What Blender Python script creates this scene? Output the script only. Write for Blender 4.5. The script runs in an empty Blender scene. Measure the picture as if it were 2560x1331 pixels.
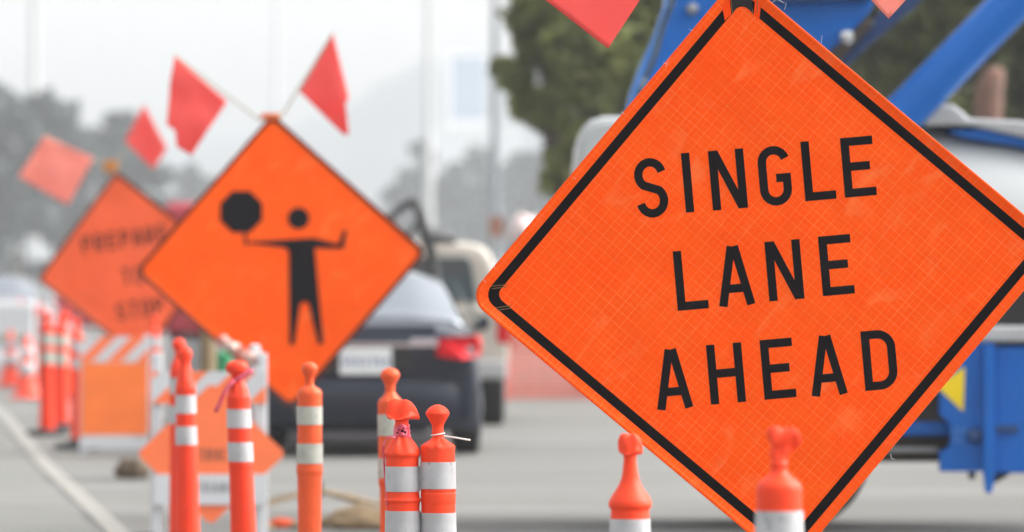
import bpy, bmesh, math, random
from mathutils import Vector, noise
R = math.radians
random.seed(7)
scene = bpy.context.scene
col = scene.collection

# ------------------------------------------------------------------ camera, sky, sun, exposure
CAM_H = 1.42
F = 14222.0            # focal length in photo pixels (200 mm on a 36 mm wide frame, 2560 px)
HZ = 695.0             # horizon row in the photo
YS = 16.46             # distance of the sharp sign
cam_d = bpy.data.cameras.new('camera'); cam = bpy.data.objects.new('camera', cam_d); col.objects.link(cam)
cam.location = (0, 0, CAM_H); cam.rotation_euler = (R(90), 0, 0)
cam_d.lens = 200; cam_d.sensor_width = 36; cam_d.sensor_fit = 'HORIZONTAL'
cam_d.shift_y = (HZ - 665.5) / 2560
cam_d.clip_start = 0.5; cam_d.clip_end = 5000
cam_d.dof.use_dof = True; cam_d.dof.focus_distance = YS; cam_d.dof.aperture_fstop = 4.0
scene.camera = cam

SUN_EL, SUN_AZ = 42, 80      # degrees; azimuth the light comes from, measured from +Y clockwise (from the right, through thin cloud)
world = bpy.data.worlds.new('World'); scene.world = world; world.use_nodes = True
nt = world.node_tree; nt.nodes.clear()
sky = nt.nodes.new('ShaderNodeTexSky'); sky.sky_type = 'NISHITA'; sky.sun_disc = False
sky.sun_elevation = R(SUN_EL); sky.sun_rotation = R(SUN_AZ); sky.dust_density = 6; sky.air_density = 1.6; sky.ozone_density = 1
hs = nt.nodes.new('ShaderNodeHueSaturation'); hs.inputs['Saturation'].default_value = 0.16
bg = nt.nodes.new('ShaderNodeBackground'); bg.inputs['Strength'].default_value = 0.15
wo = nt.nodes.new('ShaderNodeOutputWorld')
nt.links.new(sky.outputs[0], hs.inputs['Color']); nt.links.new(hs.outputs[0], bg.inputs[0]); nt.links.new(bg.outputs[0], wo.inputs[0])
sun_d = bpy.data.lights.new('sun', 'SUN'); sun = bpy.data.objects.new('sun', sun_d); col.objects.link(sun)
sun_d.energy = 1.1; sun_d.angle = R(60); sun_d.color = (1, .97, .93)
az = R(SUN_AZ); el = R(SUN_EL)
sd = Vector((math.sin(az) * math.cos(el), math.cos(az) * math.cos(el), math.sin(el)))
sun.rotation_euler = (-sd).to_track_quat('-Z', 'Y').to_euler(); sun.location = sd * 60
scene.view_settings.view_transform = 'Standard'; scene.view_settings.look = 'None'
scene.view_settings.exposure = 1.32; scene.view_settings.gamma = 1
scene.cycles.use_denoising = True
scene.cycles.max_bounces = 8; scene.cycles.volume_bounces = 2; scene.cycles.diffuse_bounces = 3

# ------------------------------------------------------------------ helpers
def W(px, py, Y):
    return Vector(((px - 1280) / F * Y, Y, CAM_H - (py - HZ) / F * Y))
def WX(px, Y): return (px - 1280) / F * Y
def WZ(py, Y): return CAM_H - (py - HZ) / F * Y

def tag(o, label=None, cat=None, group=None, kind=None):
    if label: o['label'] = label
    if cat: o['category'] = cat
    if group: o['group'] = group
    if kind: o['kind'] = kind
    return o
def empty(name, loc, label=None, cat=None, group=None, rz=0):
    o = bpy.data.objects.new(name, None); col.objects.link(o); o.location = loc; o.rotation_euler = (0, 0, rz)
    o.empty_display_size = .2
    return tag(o, label, cat, group)
def kids(o): return [c for c in bpy.data.objects if c.parent == o]
def copy_tree(o, parent=None):
    c = o.copy(); col.objects.link(c); c.parent = parent
    for ch in kids(o): copy_tree(ch, c)
    return c

class MB:
    def __init__(s): s.v = []; s.f = []; s.uv = {}; s.mi = []
    def add(s, vs, fs, m=0):
        b = len(s.v); s.v += [tuple(p) for p in vs]
        for f in fs: s.f.append(tuple(b + i for i in f)); s.mi.append(m)
        return b
    def box(s, a, b, m=0):
        x0, y0, z0 = a; x1, y1, z1 = b
        s.add([(x0,y0,z0),(x1,y0,z0),(x1,y1,z0),(x0,y1,z0),(x0,y0,z1),(x1,y0,z1),(x1,y1,z1),(x0,y1,z1)],
              [(0,3,2,1),(4,5,6,7),(0,1,5,4),(1,2,6,5),(2,3,7,6),(3,0,4,7)], m)
    def prism(s, poly, y0, y1, m=0):      # poly of (x,z), extruded in y
        n = len(poly)
        area = sum(poly[i][0]*poly[(i+1)%n][1]-poly[(i+1)%n][0]*poly[i][1] for i in range(n))
        if area < 0: poly = poly[::-1]
        vs = [(x, y0, z) for x, z in poly] + [(x, y1, z) for x, z in poly]
        fs = [tuple(range(n)), tuple(range(2*n-1, n-1, -1))] + [(i, i+n, (i+1)%n+n, (i+1)%n) for i in range(n)]
        s.add(vs, fs, m)
    def tube(s, pts, r, n=10, cap=True, m=0):
        pts = [Vector(p) for p in pts]; k = len(pts)
        rs = r if isinstance(r, (list, tuple)) else [r]*k
        rings = []; up = None
        for i, p in enumerate(pts):
            d = (pts[min(i+1,k-1)] - pts[max(i-1,0)]).normalized()
            if up is None:
                up = Vector((0,0,1)) if abs(d.z) < .9 else Vector((0,1,0))
            x = d.cross(up).normalized(); y = x.cross(d).normalized(); up = y
            rings.append([p + x*math.cos(2*math.pi*j/n)*rs[i] + y*math.sin(2*math.pi*j/n)*rs[i] for j in range(n)])
        vs = [q for g in rings for q in g]; fs = []
        for i in range(k-1):
            for j in range(n):
                a = i*n+j; b = i*n+(j+1)%n
                fs.append((a, b, b+n, a+n))
        if cap: fs += [tuple(range(n))[::-1], tuple(range((k-1)*n, k*n))]
        s.add(vs, fs, m)
    def lathe(s, prof, n=32, c=(0,0,0), fn=None, axis='z', cap=True, m=0):   # prof (r,z)
        vs = []
        for (r, z) in prof:
            for j in range(n):
                t = 2*math.pi*j/n
                x, y = r*math.cos(t), r*math.sin(t)
                p = Vector((x, y, z))
                if fn: p = fn(p, t)
                if axis == 'x': p = Vector((p.z, p.x, p.y))
                if axis == 'y': p = Vector((p.y, p.z, p.x))
                vs.append(p + Vector(c))
        fs = []; k = len(prof)
        for i in range(k-1):
            for j in range(n):
                a = i*n+j; b = i*n+(j+1)%n
                fs.append((a, b, b+n, a+n))
        if cap:
            fs += [tuple(range(n))[::-1], tuple(range((k-1)*n, k*n))]
        s.add(vs, fs, m)
    def build(s, name, mat, parent=None, smooth=False, bevel=0, subd=0, uvs=None, angle=40, recalc=True):
        me = bpy.data.meshes.new(name); me.from_pydata(s.v, [], s.f)
        for m in (mat if isinstance(mat, (list, tuple)) else [mat]): me.materials.append(m)
        for p, i in zip(me.polygons, s.mi): p.material_index = i
        if uvs:
            ul = me.uv_layers.new(name='UVMap')
            for l in me.loops: ul.data[l.index].uv = uvs[l.vertex_index]
        if recalc:
            bm = bmesh.new(); bm.from_mesh(me); bmesh.ops.recalc_face_normals(bm, faces=bm.faces); bm.to_mesh(me); bm.free()
        o = bpy.data.objects.new(name, me); col.objects.link(o)
        if parent: o.parent = parent
        if smooth:
            for p in me.polygons: p.use_smooth = True
            if not subd and angle < 180:
                me.set_sharp_from_angle(angle=R(angle))
        if bevel:
            b = o.modifiers.new('bevel', 'BEVEL'); b.width = bevel; b.segments = 2; b.limit_method = 'ANGLE'; b.angle_limit = R(35)
        if subd:
            m = o.modifiers.new('subd', 'SUBSURF'); m.levels = subd; m.render_levels = subd
        return o

# ------------------------------------------------------------------ materials
def mat(name, color, rough=.6, metal=0, spec=.5, var=.12, scale=6, bump=0, bscale=40, color2=None, coat=0, trans=0, detail=4, speck=None):
    m = bpy.data.materials.new(name); m.use_nodes = True; t = m.node_tree; b = t.nodes['Principled BSDF']
    b.inputs['Roughness'].default_value = rough; b.inputs['Metallic'].default_value = metal
    b.inputs['Specular IOR Level'].default_value = spec
    if coat: b.inputs['Coat Weight'].default_value = coat; b.inputs['Coat Roughness'].default_value = .1
    tc = t.nodes.new('ShaderNodeTexCoord'); n = t.nodes.new('ShaderNodeTexNoise')
    n.inputs['Scale'].default_value = scale; n.inputs['Detail'].default_value = detail
    t.links.new(tc.outputs['Object'], n.inputs['Vector'])
    r = t.nodes.new('ShaderNodeMapRange'); r.inputs['From Min'].default_value = .3; r.inputs['From Max'].default_value = .7
    t.links.new(n.outputs['Fac'], r.inputs['Value'])
    mx = t.nodes.new('ShaderNodeMix'); mx.data_type = 'RGBA'
    c = color; c2 = color2 or tuple(x*(1-var) for x in color)
    mx.inputs['A'].default_value = (*c2, 1); mx.inputs['B'].default_value = (*c, 1)
    t.links.new(r.outputs[0], mx.inputs['Factor']); t.links.new(mx.outputs['Result'], b.inputs['Base Color'])
    if speck:      # scuffs and grime
        sc_, thr, st_ = speck
        mp_ = t.nodes.new('ShaderNodeMapping'); mp_.inputs['Scale'].default_value = (1, 1, .55); mp_.inputs['Location'].default_value = (3.1, 1.7, .4); t.links.new(tc.outputs['Object'], mp_.inputs[0])
        n3 = t.nodes.new('ShaderNodeTexNoise'); n3.inputs['Scale'].default_value = sc_; n3.inputs['Detail'].default_value = 6; n3.inputs['Roughness'].default_value = .65; t.links.new(mp_.outputs[0], n3.inputs['Vector'])
        r3 = t.nodes.new('ShaderNodeMapRange'); r3.inputs['From Min'].default_value = thr; r3.inputs['From Max'].default_value = thr+.09; r3.inputs['To Max'].default_value = st_; t.links.new(n3.outputs['Fac'], r3.inputs['Value'])
        m3 = t.nodes.new('ShaderNodeMix'); m3.data_type = 'RGBA'; t.links.new(mx.outputs['Result'], m3.inputs['A']); m3.inputs['B'].default_value = (.06, .05, .045, 1); t.links.new(r3.outputs[0], m3.inputs['Factor'])
        t.links.new(m3.outputs['Result'], b.inputs['Base Color'])
    if bump:
        n2 = t.nodes.new('ShaderNodeTexNoise'); n2.inputs['Scale'].default_value = bscale; n2.inputs['Detail'].default_value = 5
        t.links.new(tc.outputs['Object'], n2.inputs['Vector'])
        bp = t.nodes.new('ShaderNodeBump'); bp.inputs['Strength'].default_value = bump; bp.inputs['Distance'].default_value = .01
        t.links.new(n2.outputs['Fac'], bp.inputs['Height']); t.links.new(bp.outputs[0], b.inputs['Normal'])
    if trans:
        tl = t.nodes.new('ShaderNodeBsdfTranslucent'); t.links.new(mx.outputs['Result'], tl.inputs['Color'])
        ms = t.nodes.new('ShaderNodeMixShader'); ms.inputs[0].default_value = trans
        out = [x for x in t.nodes if x.type == 'OUTPUT_MATERIAL'][0]
        t.links.new(b.outputs[0], ms.inputs[1]); t.links.new(tl.outputs[0], ms.inputs[2]); t.links.new(ms.outputs[0], out.inputs['Surface'])
    return m

def sign_sheet_mat(name, base, line):
    m = bpy.data.materials.new(name); m.use_nodes = True; t = m.node_tree; b = t.nodes['Principled BSDF']
    L = t.links.new
    def math_(op, a, bb=None, c=None):
        n = t.nodes.new('ShaderNodeMath'); n.operation = op
        for i, x in enumerate((a, bb, c)):
            if x is None: continue
            if isinstance(x, (int, float)): n.inputs[i].default_value = x
            else: L(x, n.inputs[i])
        return n.outputs[0]
    uv = t.nodes.new('ShaderNodeUVMap'); uv.uv_map = 'UVMap'
    sp = t.nodes.new('ShaderNodeSeparateXYZ'); L(uv.outputs[0], sp.inputs[0])
    lines = []
    for ax, off in ((sp.outputs['X'], 0.0), (sp.outputs['Y'], .011)):
        for period, width, wt in ((.0345, .0021, 1.0), (.0345, .0016, .55)):
            o2 = off + (.0 if wt == 1 else period*.46)
            fr = math_('FRACT', math_('DIVIDE', math_('ADD', ax, 10+o2), period))
            d = math_('MULTIPLY', math_('ABSOLUTE', math_('SUBTRACT', fr, .5)), period)
            lines.append(math_('MULTIPLY', math_('LESS_THAN', d, width/2), wt))
    l = lines[0]
    for k in lines[1:]: l = math_('MAXIMUM', l, k)
    # worn, uneven strength of the printed grid
    nz = t.nodes.new('ShaderNodeTexNoise'); nz.inputs['Scale'].default_value = 7; L(uv.outputs[0], nz.inputs['Vector'])
    rg = t.nodes.new('ShaderNodeMapRange'); rg.inputs['From Min'].default_value = .3; rg.inputs['From Max'].default_value = .7
    rg.inputs['To Min'].default_value = .35; rg.inputs['To Max'].default_value = 1.0; L(nz.outputs['Fac'], rg.inputs['Value'])
    l = math_('MULTIPLY', l, rg.outputs[0])
    # tile-to-tile tint
    cell = t.nodes.new('ShaderNodeCombineXYZ')
    L(math_('FLOOR', math_('DIVIDE', math_('ADD', sp.outputs['X'], 10), .0345)), cell.inputs[0])
    L(math_('FLOOR', math_('DIVIDE', math_('ADD', sp.outputs['Y'], 10.011), .0345)), cell.inputs[1])
    wn = t.nodes.new('ShaderNodeTexWhiteNoise'); wn.noise_dimensions = '2D'; L(cell.outputs[0], wn.inputs['Vector'])
    nb = t.nodes.new('ShaderNodeTexNoise'); nb.inputs['Scale'].default_value = 3.2; nb.inputs['Detail'].default_value = 6; L(uv.outputs[0], nb.inputs['Vector'])
    mx0 = t.nodes.new('ShaderNodeMix'); mx0.data_type = 'RGBA'
    f0 = math_('ADD', math_('MULTIPLY', wn.outputs['Value'], .35), math_('MULTIPLY', math_('SUBTRACT', nb.outputs['Fac'], .35), 1.2)); 
    cl = t.nodes.new('ShaderNodeClamp'); L(f0, cl.inputs[0])
    mx0.inputs['A'].default_value = (*base, 1); mx0.inputs['B'].default_value = (base[0], base[1]*1.3+.01, base[2]*1.6+.004, 1)
    L(cl.outputs[0], mx0.inputs['Factor'])
    mx = t.nodes.new('ShaderNodeMix'); mx.data_type = 'RGBA'; L(mx0.outputs['Result'], mx.inputs['A']); mx.inputs['B'].default_value = (*line, 1); L(l, mx.inputs['Factor'])
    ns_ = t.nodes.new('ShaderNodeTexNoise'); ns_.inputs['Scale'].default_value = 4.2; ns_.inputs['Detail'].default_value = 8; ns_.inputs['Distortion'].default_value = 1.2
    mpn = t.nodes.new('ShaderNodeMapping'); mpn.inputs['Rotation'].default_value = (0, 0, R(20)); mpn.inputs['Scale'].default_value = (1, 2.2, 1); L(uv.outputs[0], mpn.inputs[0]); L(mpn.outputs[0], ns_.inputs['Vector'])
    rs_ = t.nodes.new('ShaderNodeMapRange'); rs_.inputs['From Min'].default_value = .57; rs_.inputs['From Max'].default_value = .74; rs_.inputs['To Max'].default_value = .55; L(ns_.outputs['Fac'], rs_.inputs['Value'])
    mx2 = t.nodes.new('ShaderNodeMix'); mx2.data_type = 'RGBA'; L(mx.outputs['Result'], mx2.inputs['A']); mx2.inputs['B'].default_value = (1, base[1]*2+.05, .06, 1); L(rs_.outputs[0], mx2.inputs['Factor'])  # paler orange patches: sheen at the wrinkles, painted into the base colour
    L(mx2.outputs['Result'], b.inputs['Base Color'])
    b.inputs['Roughness'].default_value = .36; b.inputs['Specular IOR Level'].default_value = .10
    nf = t.nodes.new('ShaderNodeTexNoise'); nf.inputs['Scale'].default_value = 9; nf.inputs['Detail'].default_value = 7; L(uv.outputs[0], nf.inputs['Vector'])
    bp = t.nodes.new('ShaderNodeBump'); bp.inputs['Strength'].default_value = .35; bp.inputs['Distance'].default_value = .02
    L(nf.outputs['Fac'], bp.inputs['Height']); L(bp.outputs[0], b.inputs['Normal'])
    return m

M = {}
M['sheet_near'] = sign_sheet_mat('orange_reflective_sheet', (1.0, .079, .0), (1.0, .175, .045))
M['gap_orange'] = mat('orange_hem', (1.0, .065, .0), .5, spec=.1, var=.05)
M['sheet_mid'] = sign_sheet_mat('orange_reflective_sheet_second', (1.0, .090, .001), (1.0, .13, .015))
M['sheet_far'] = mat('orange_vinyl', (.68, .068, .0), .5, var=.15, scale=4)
M['black_print'] = mat('black_print', (.005, .004, .006), .45, spec=.12, color2=(.008, .006, .008), scale=30)
M['border_black'] = mat('black_border', (.003, .002, .003), .5, spec=.1, color2=(.006, .004, .005), scale=25)
M['brown_hem'] = mat('dark_hem', (.06, .012, .004), .7, spec=.2)
M['webbing'] = mat('black_webbing', (.008, .008, .009), .75, bump=.3, bscale=300)
M['stitch'] = mat('tan_thread', (.20, .12, .05), .8)
M['thread_white'] = mat('white_thread', (.75, .74, .78), .8)
M['flag'] = mat('coral_flag', (1.0, .165, .15), .8, spec=.15, trans=.35, var=.08)
M['flag_pale'] = mat('pale_coral_flag', (1.0, .38, .31), .8, spec=.15, trans=.35, var=.06)
M['orange_clip'] = mat('orange_plastic_clip', (.75, .14, .02), .5)
M['amber_clip'] = mat('amber_plastic_clip', (.55, .2, .03), .5)
M['staff'] = mat('fibreglass_staff', (.35, .33, .22), .5)
M['steel'] = mat('galvanized_steel', (.35, .36, .37), .45, metal=.7, bump=.1)
M['tube_or'] = mat('orange_plastic', (.95, .065, .018), .5, spec=.25, var=.1, scale=14, bump=.12, bscale=60, speck=(40, .64, .45))
M['tube_red'] = mat('red_orange_plastic', (.88, .05, .014), .5, spec=.25, var=.12, scale=14, bump=.12, bscale=60, speck=(40, .64, .45))
M['tube_faded'] = mat('faded_orange_plastic', (.80, .105, .028), .5, spec=.25, var=.18, scale=10, bump=.12, bscale=60, speck=(40, .64, .45))
M['band'] = mat('white_reflective_band', (.50, .50, .515), .42, spec=.3, color2=(.40, .40, .41), scale=18, speck=(34, .60, .55), bump=.08, detail=8)
M['band_dirty'] = mat('dirty_reflective_band', (.47, .48, .43), .5, spec=.3, color2=(.34, .35, .30), speck=(30, .57, .6), scale=22, bump=.1, detail=8)
M['rubber'] = mat('black_rubber', (.018, .018, .02), .8, bump=.2)
M['pink_tape'] = mat('pink_flagging_tape', (.75, .05, .10), .4, color2=(.85, .22, .3), scale=60, trans=.15)
M['zip'] = mat('white_nylon', (.82, .80, .76), .4)
M['white_pl'] = mat('white_plastic', (.56, .57, .59), .45, var=.1, scale=8)
M['barr_or'] = mat('faded_orange_sheeting', (.92, .175, .05), .5, var=.1, scale=5)
M['barr_or2'] = mat('amber_sheeting', (.92, .18, .02), .45, var=.12, scale=5)
M['grey_print'] = mat('faded_print', (.20, .07, .04), .6)
M['grey_text'] = mat('grey_print', (.22, .22, .22), .6)
M['sand'] = mat('tan_sandbag', (.42, .30, .18), .9, bump=.5, bscale=50, color2=(.26, .18, .1))
M['brownbag'] = mat('brown_sandbag', (.12, .085, .055), .9, bump=.5, bscale=50)
M['blackbag'] = mat('black_sandbag', (.02, .02, .02), .7, bump=.4)
M['blue'] = mat('blue_paint', (.0, .12, .48), .42, spec=.3, coat=.12, var=.14, scale=3, bump=.03)
M['blue_hi'] = mat('sky_blue_paint', (.05, .22, .62), .35, coat=.4, var=.1)
M['navy'] = mat('dark_blue_paint', (.012, .05, .16), .5, var=.25)
M['dark'] = mat('dark_steel', (.03, .028, .03), .6, var=.3, bump=.2)
M['grease'] = mat('greasy_brown_steel', (.05, .035, .028), .6, var=.4, scale=12)
M['truck_white'] = mat('white_truck_paint', (.44, .46, .465), .4, coat=.15, var=.05, scale=2)
M['truck_grey'] = mat('light_grey_paint', (.42, .43, .44), .45, var=.12, scale=5)
M['yellow'] = mat('yellow_decal', (.95, .68, .0), .45)
M['pale_num'] = mat('pale_numerals', (.10, .25, .55), .5)
M['car_dark'] = mat('dark_blue_car_paint', (.009, .012, .025), .32, spec=.4, coat=.12, var=.05)
M['car_trim'] = mat('black_trim', (.008, .008, .009), .6)
M['valance'] = mat('grey_lower_trim', (.07, .065, .07), .6)
M['carglass'] = mat('car_glass', (.31, .335, .365), .12, metal=.9, var=.03)
M['darkglass'] = mat('tinted_glass', (.10, .16, .18), .1, metal=.55, var=.1)
M['red_lamp'] = mat('red_tail_lamp', (.62, .006, .014), .5, spec=.15, var=.3, scale=12)
M['chrome'] = mat('chrome', (.7, .72, .75), .2, metal=1)
M['plate'] = mat('license_plate', (.74, .75, .72), .45, color2=(.66, .68, .68), scale=20)
M['plate_blue'] = mat('plate_print', (.10, .14, .32), .5)
M['beige'] = mat('beige_car_paint', (.47, .425, .37), .4, coat=.2, var=.06)
M['bumper_grey'] = mat('weathered_bumper', (.40, .40, .40), .5, var=.2)
M['silver'] = mat('silver_car_paint', (.26, .25, .265), .3, metal=.2, coat=.3)
M['redpaint'] = mat('red_truck_paint', (.45, .03, .05), .4, coat=.3)
M['whitepaint'] = mat('white_car_paint', (.72, .73, .74), .35, coat=.3)
M['mesh_or'] = mat('orange_safety_mesh', (1.0, .24, .16), .6, trans=.2)
M['pole'] = mat('painted_lamp_pole', (.22, .24, .26), .5)
M['pole_pale'] = mat('haze_paled_lamp_pole', (.50, .51, .51), .5)  # pole grey lightened so the colour itself imitates fading in haze
M['bark'] = mat('bark', (.10, .075, .055), .9, bump=.6, bscale=12, var=.4)
M['cutwood'] = mat('weathered_trunk', (.19, .095, .068), .9, color2=(.12, .07, .055), scale=7, bump=.5, bscale=20)
M['leaf'] = mat('olive_leaves', (.29, .32, .085), .6, color2=(.095, .115, .042), scale=1.2, trans=.25)
M['leaf2'] = mat('dark_leaves', (.150, .170, .036), .6, color2=(.040, .042, .020), scale=1.1, trans=.2)
M['leaf_far'] = mat('far_leaves', (.045, .06, .055), .7, color2=(.025, .035, .035), scale=.5)
M['hill'] = mat('dry_hillside', (.040, .052, .062), .9, scale=.02, var=.4)
M['glass_tower'] = mat('blue_curtain_glass', (.08, .20, .36), .2, metal=.3, scale=.3)
M['conc'] = mat('pale_concrete_wall', (.62, .62, .60), .8, scale=.5)
M['green'] = mat('green_plastic', (.04, .28, .12), .5)
M['tan'] = mat('dry_brown_wood', (.28, .20, .11), .8, var=.35, scale=20)
M['tape_tangle'] = mat('red_white_tape', (.75, .58, .52), .5, color2=(.62, .12, .07), scale=11, trans=.1, detail=1)
M['faded_sign'] = mat('sun_faded_orange', (.30, .11, .06), .6)
M['cone'] = mat('cone_orange', (.92, .07, .025), .5)

# ------------------------------------------------------------------ setting: ground, line, hills
def ground_mat():
    m = bpy.data.materials.new('worn_concrete'); m.use_nodes = True; t = m.node_tree; b = t.nodes['Principled BSDF']; L = t.links.new
    tc = t.nodes.new('ShaderNodeTexCoord')
    def nz(scale, detail, mp=None):
        n = t.nodes.new('ShaderNodeTexNoise'); n.inputs['Scale'].default_value = scale; n.inputs['Detail'].default_value = detail
        if mp:
            mm = t.nodes.new('ShaderNodeMapping'); mm.inputs['Scale'].default_value = mp; L(tc.outputs['Object'], mm.inputs[0]); L(mm.outputs[0], n.inputs['Vector'])
        else: L(tc.outputs['Object'], n.inputs['Vector'])
        return n.outputs['Fac']
    def ramp(x, p0, c0, p1, c1):
        r = t.nodes.new('ShaderNodeValToRGB'); L(x, r.inputs[0])
        r.color_ramp.elements[0].position = p0; r.color_ramp.elements[0].color = (*c0, 1)
        r.color_ramp.elements[1].position = p1; r.color_ramp.elements[1].color = (*c1, 1); return r.outputs[0]
    def mix(kind, fac, a, bb):
        x = t.nodes.new('ShaderNodeMix'); x.data_type = 'RGBA'; x.blend_type = kind; x.inputs['Factor'].default_value = fac
        L(a, x.inputs['A']); L(bb, x.inputs['B']); return x.outputs['Result']
    a = ramp(nz(.35, 6), .3, (.156, .153, .144), .7, (.192, .189, .180))
    s = ramp(nz(1.0, 5, (.12, .9, 1)), .33, (.73, .72, .70), .62, (1, 1, 1))
    g = ramp(nz(60, 4), .35, (.86, .86, .86), .6, (1.05, 1.05, 1.05))
    c = mix('MULTIPLY', 1, mix('MULTIPLY', 1, a, s), g)
    L(c, b.inputs['Base Color']); b.inputs['Roughness'].default_value = .85; b.inputs['Specular IOR Level'].default_value = .25
    bp = t.nodes.new('ShaderNodeBump'); bp.inputs['Strength'].default_value = .25; bp.inputs['Distance'].default_value = .01
    L(nz(90, 5), bp.inputs['Height']); L(bp.outputs[0], b.inputs['Normal'])
    return m
g = MB(); g.add([(-470,-14,0),(470,-14,0),(470,1800,0),(-470,1800,0)], [(0,1,2,3)])
tag(g.build('ground', ground_mat()), kind='structure')
def strip(name, pts, w, z, m):
    b = MB(); vs = []
    for i, (x, y) in enumerate(pts):
        a = Vector(pts[max(i-1,0)]); c = Vector(pts[min(i+1,len(pts)-1)]); d = (c-a).normalized(); n = Vector((-d.y, d.x))*w/2
        vs += [(x+n.x, y+n.y, z), (x-n.x, y-n.y, z)]
    b.add(vs, [(2*i, 2*i+1, 2*i+3, 2*i+2) for i in range(len(pts)-1)])
    return tag(b.build(name, m), kind='structure')
M['line'] = mat('worn_road_paint', (.255, .245, .215), .7, color2=(.19, .185, .17), scale=5)
M['asphalt'] = mat('worn_asphalt', (.085, .085, .085), .85, color2=(.14, .138, .13), scale=2.5, bump=.3)
M['pale_conc'] = mat('pale_pavement', (.150, .150, .135), .85, color2=(.125, .125, .113), scale=.8)
def gp(px, py):
    Y = CAM_H * F / (py - HZ); return (WX(px, Y), Y)
strip('road_edge_line', [gp(330,1372), gp(275,1314), gp(110,1160), gp(20,1050), gp(-190,860), gp(-290,760)], .125, .008, M['line'])
# paler pavement left of the line
lp = [gp(330,1372), gp(275,1314), gp(110,1160), gp(20,1050), gp(-190,860)]
b = MB(); vs = []
for x, y in lp: vs += [(x-.12, y, .004), (x-9, y-.5, .004)]
b.add(vs, [(2*i, 2*i+1, 2*i+3, 2*i+2) for i in range(len(lp)-1)])
tag(b.build('pavement', M['pale_conc']), kind='structure')
b = MB(); y0, y1 = 31.9, 33.0
b.add([(-.6, y0-3.4, .004), (5.6, y0-3.4, .004), (5.6, y1-.55, .004), (1.4, y1-.5, .004), (-.2, y1-1.1, .004)], [(0,1,2,3,4)])
tag(b.build('asphalt_patch', M['asphalt']), kind='structure')

# hill ridge far behind
prof = [(-6500,380),(-2000,350),(-600,395),(100,372),(420,352),(700,318),(860,272),(960,205),(1080,150),(1200,135),(1330,128),(1600,90),(2400,60),(4200,150),(7500,330)]
def hz(px):
    for (a, ya), (c, yc) in zip(prof, prof[1:]):
        if a <= px <= c:
            k = (px-a)/(c-a); k = k*k*(3-2*k); return ya+(yc-ya)*k
    return 380
b = MB(); NX = 150; vs = []
for i in range(NX+1):
    px = -2600 + 7700*i/NX; x = WX(px, 1650); top = WZ(hz(px), 1650)
    for k in range(9):
        q = k/8; z = top*math.sin(q*math.pi/2)
        if k: z += noise.noise(Vector((x*.05, q*6, 3)))*1.6*q
        vs.append((x, 1530 + 120*q, max(z, -.5)))
b.add(vs, [(i*9+k, (i+1)*9+k, (i+1)*9+k+1, i*9+k+1) for i in range(NX) for k in range(8)])
tag(b.build('hills', M['hill'], smooth=True), kind='structure')

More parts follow.
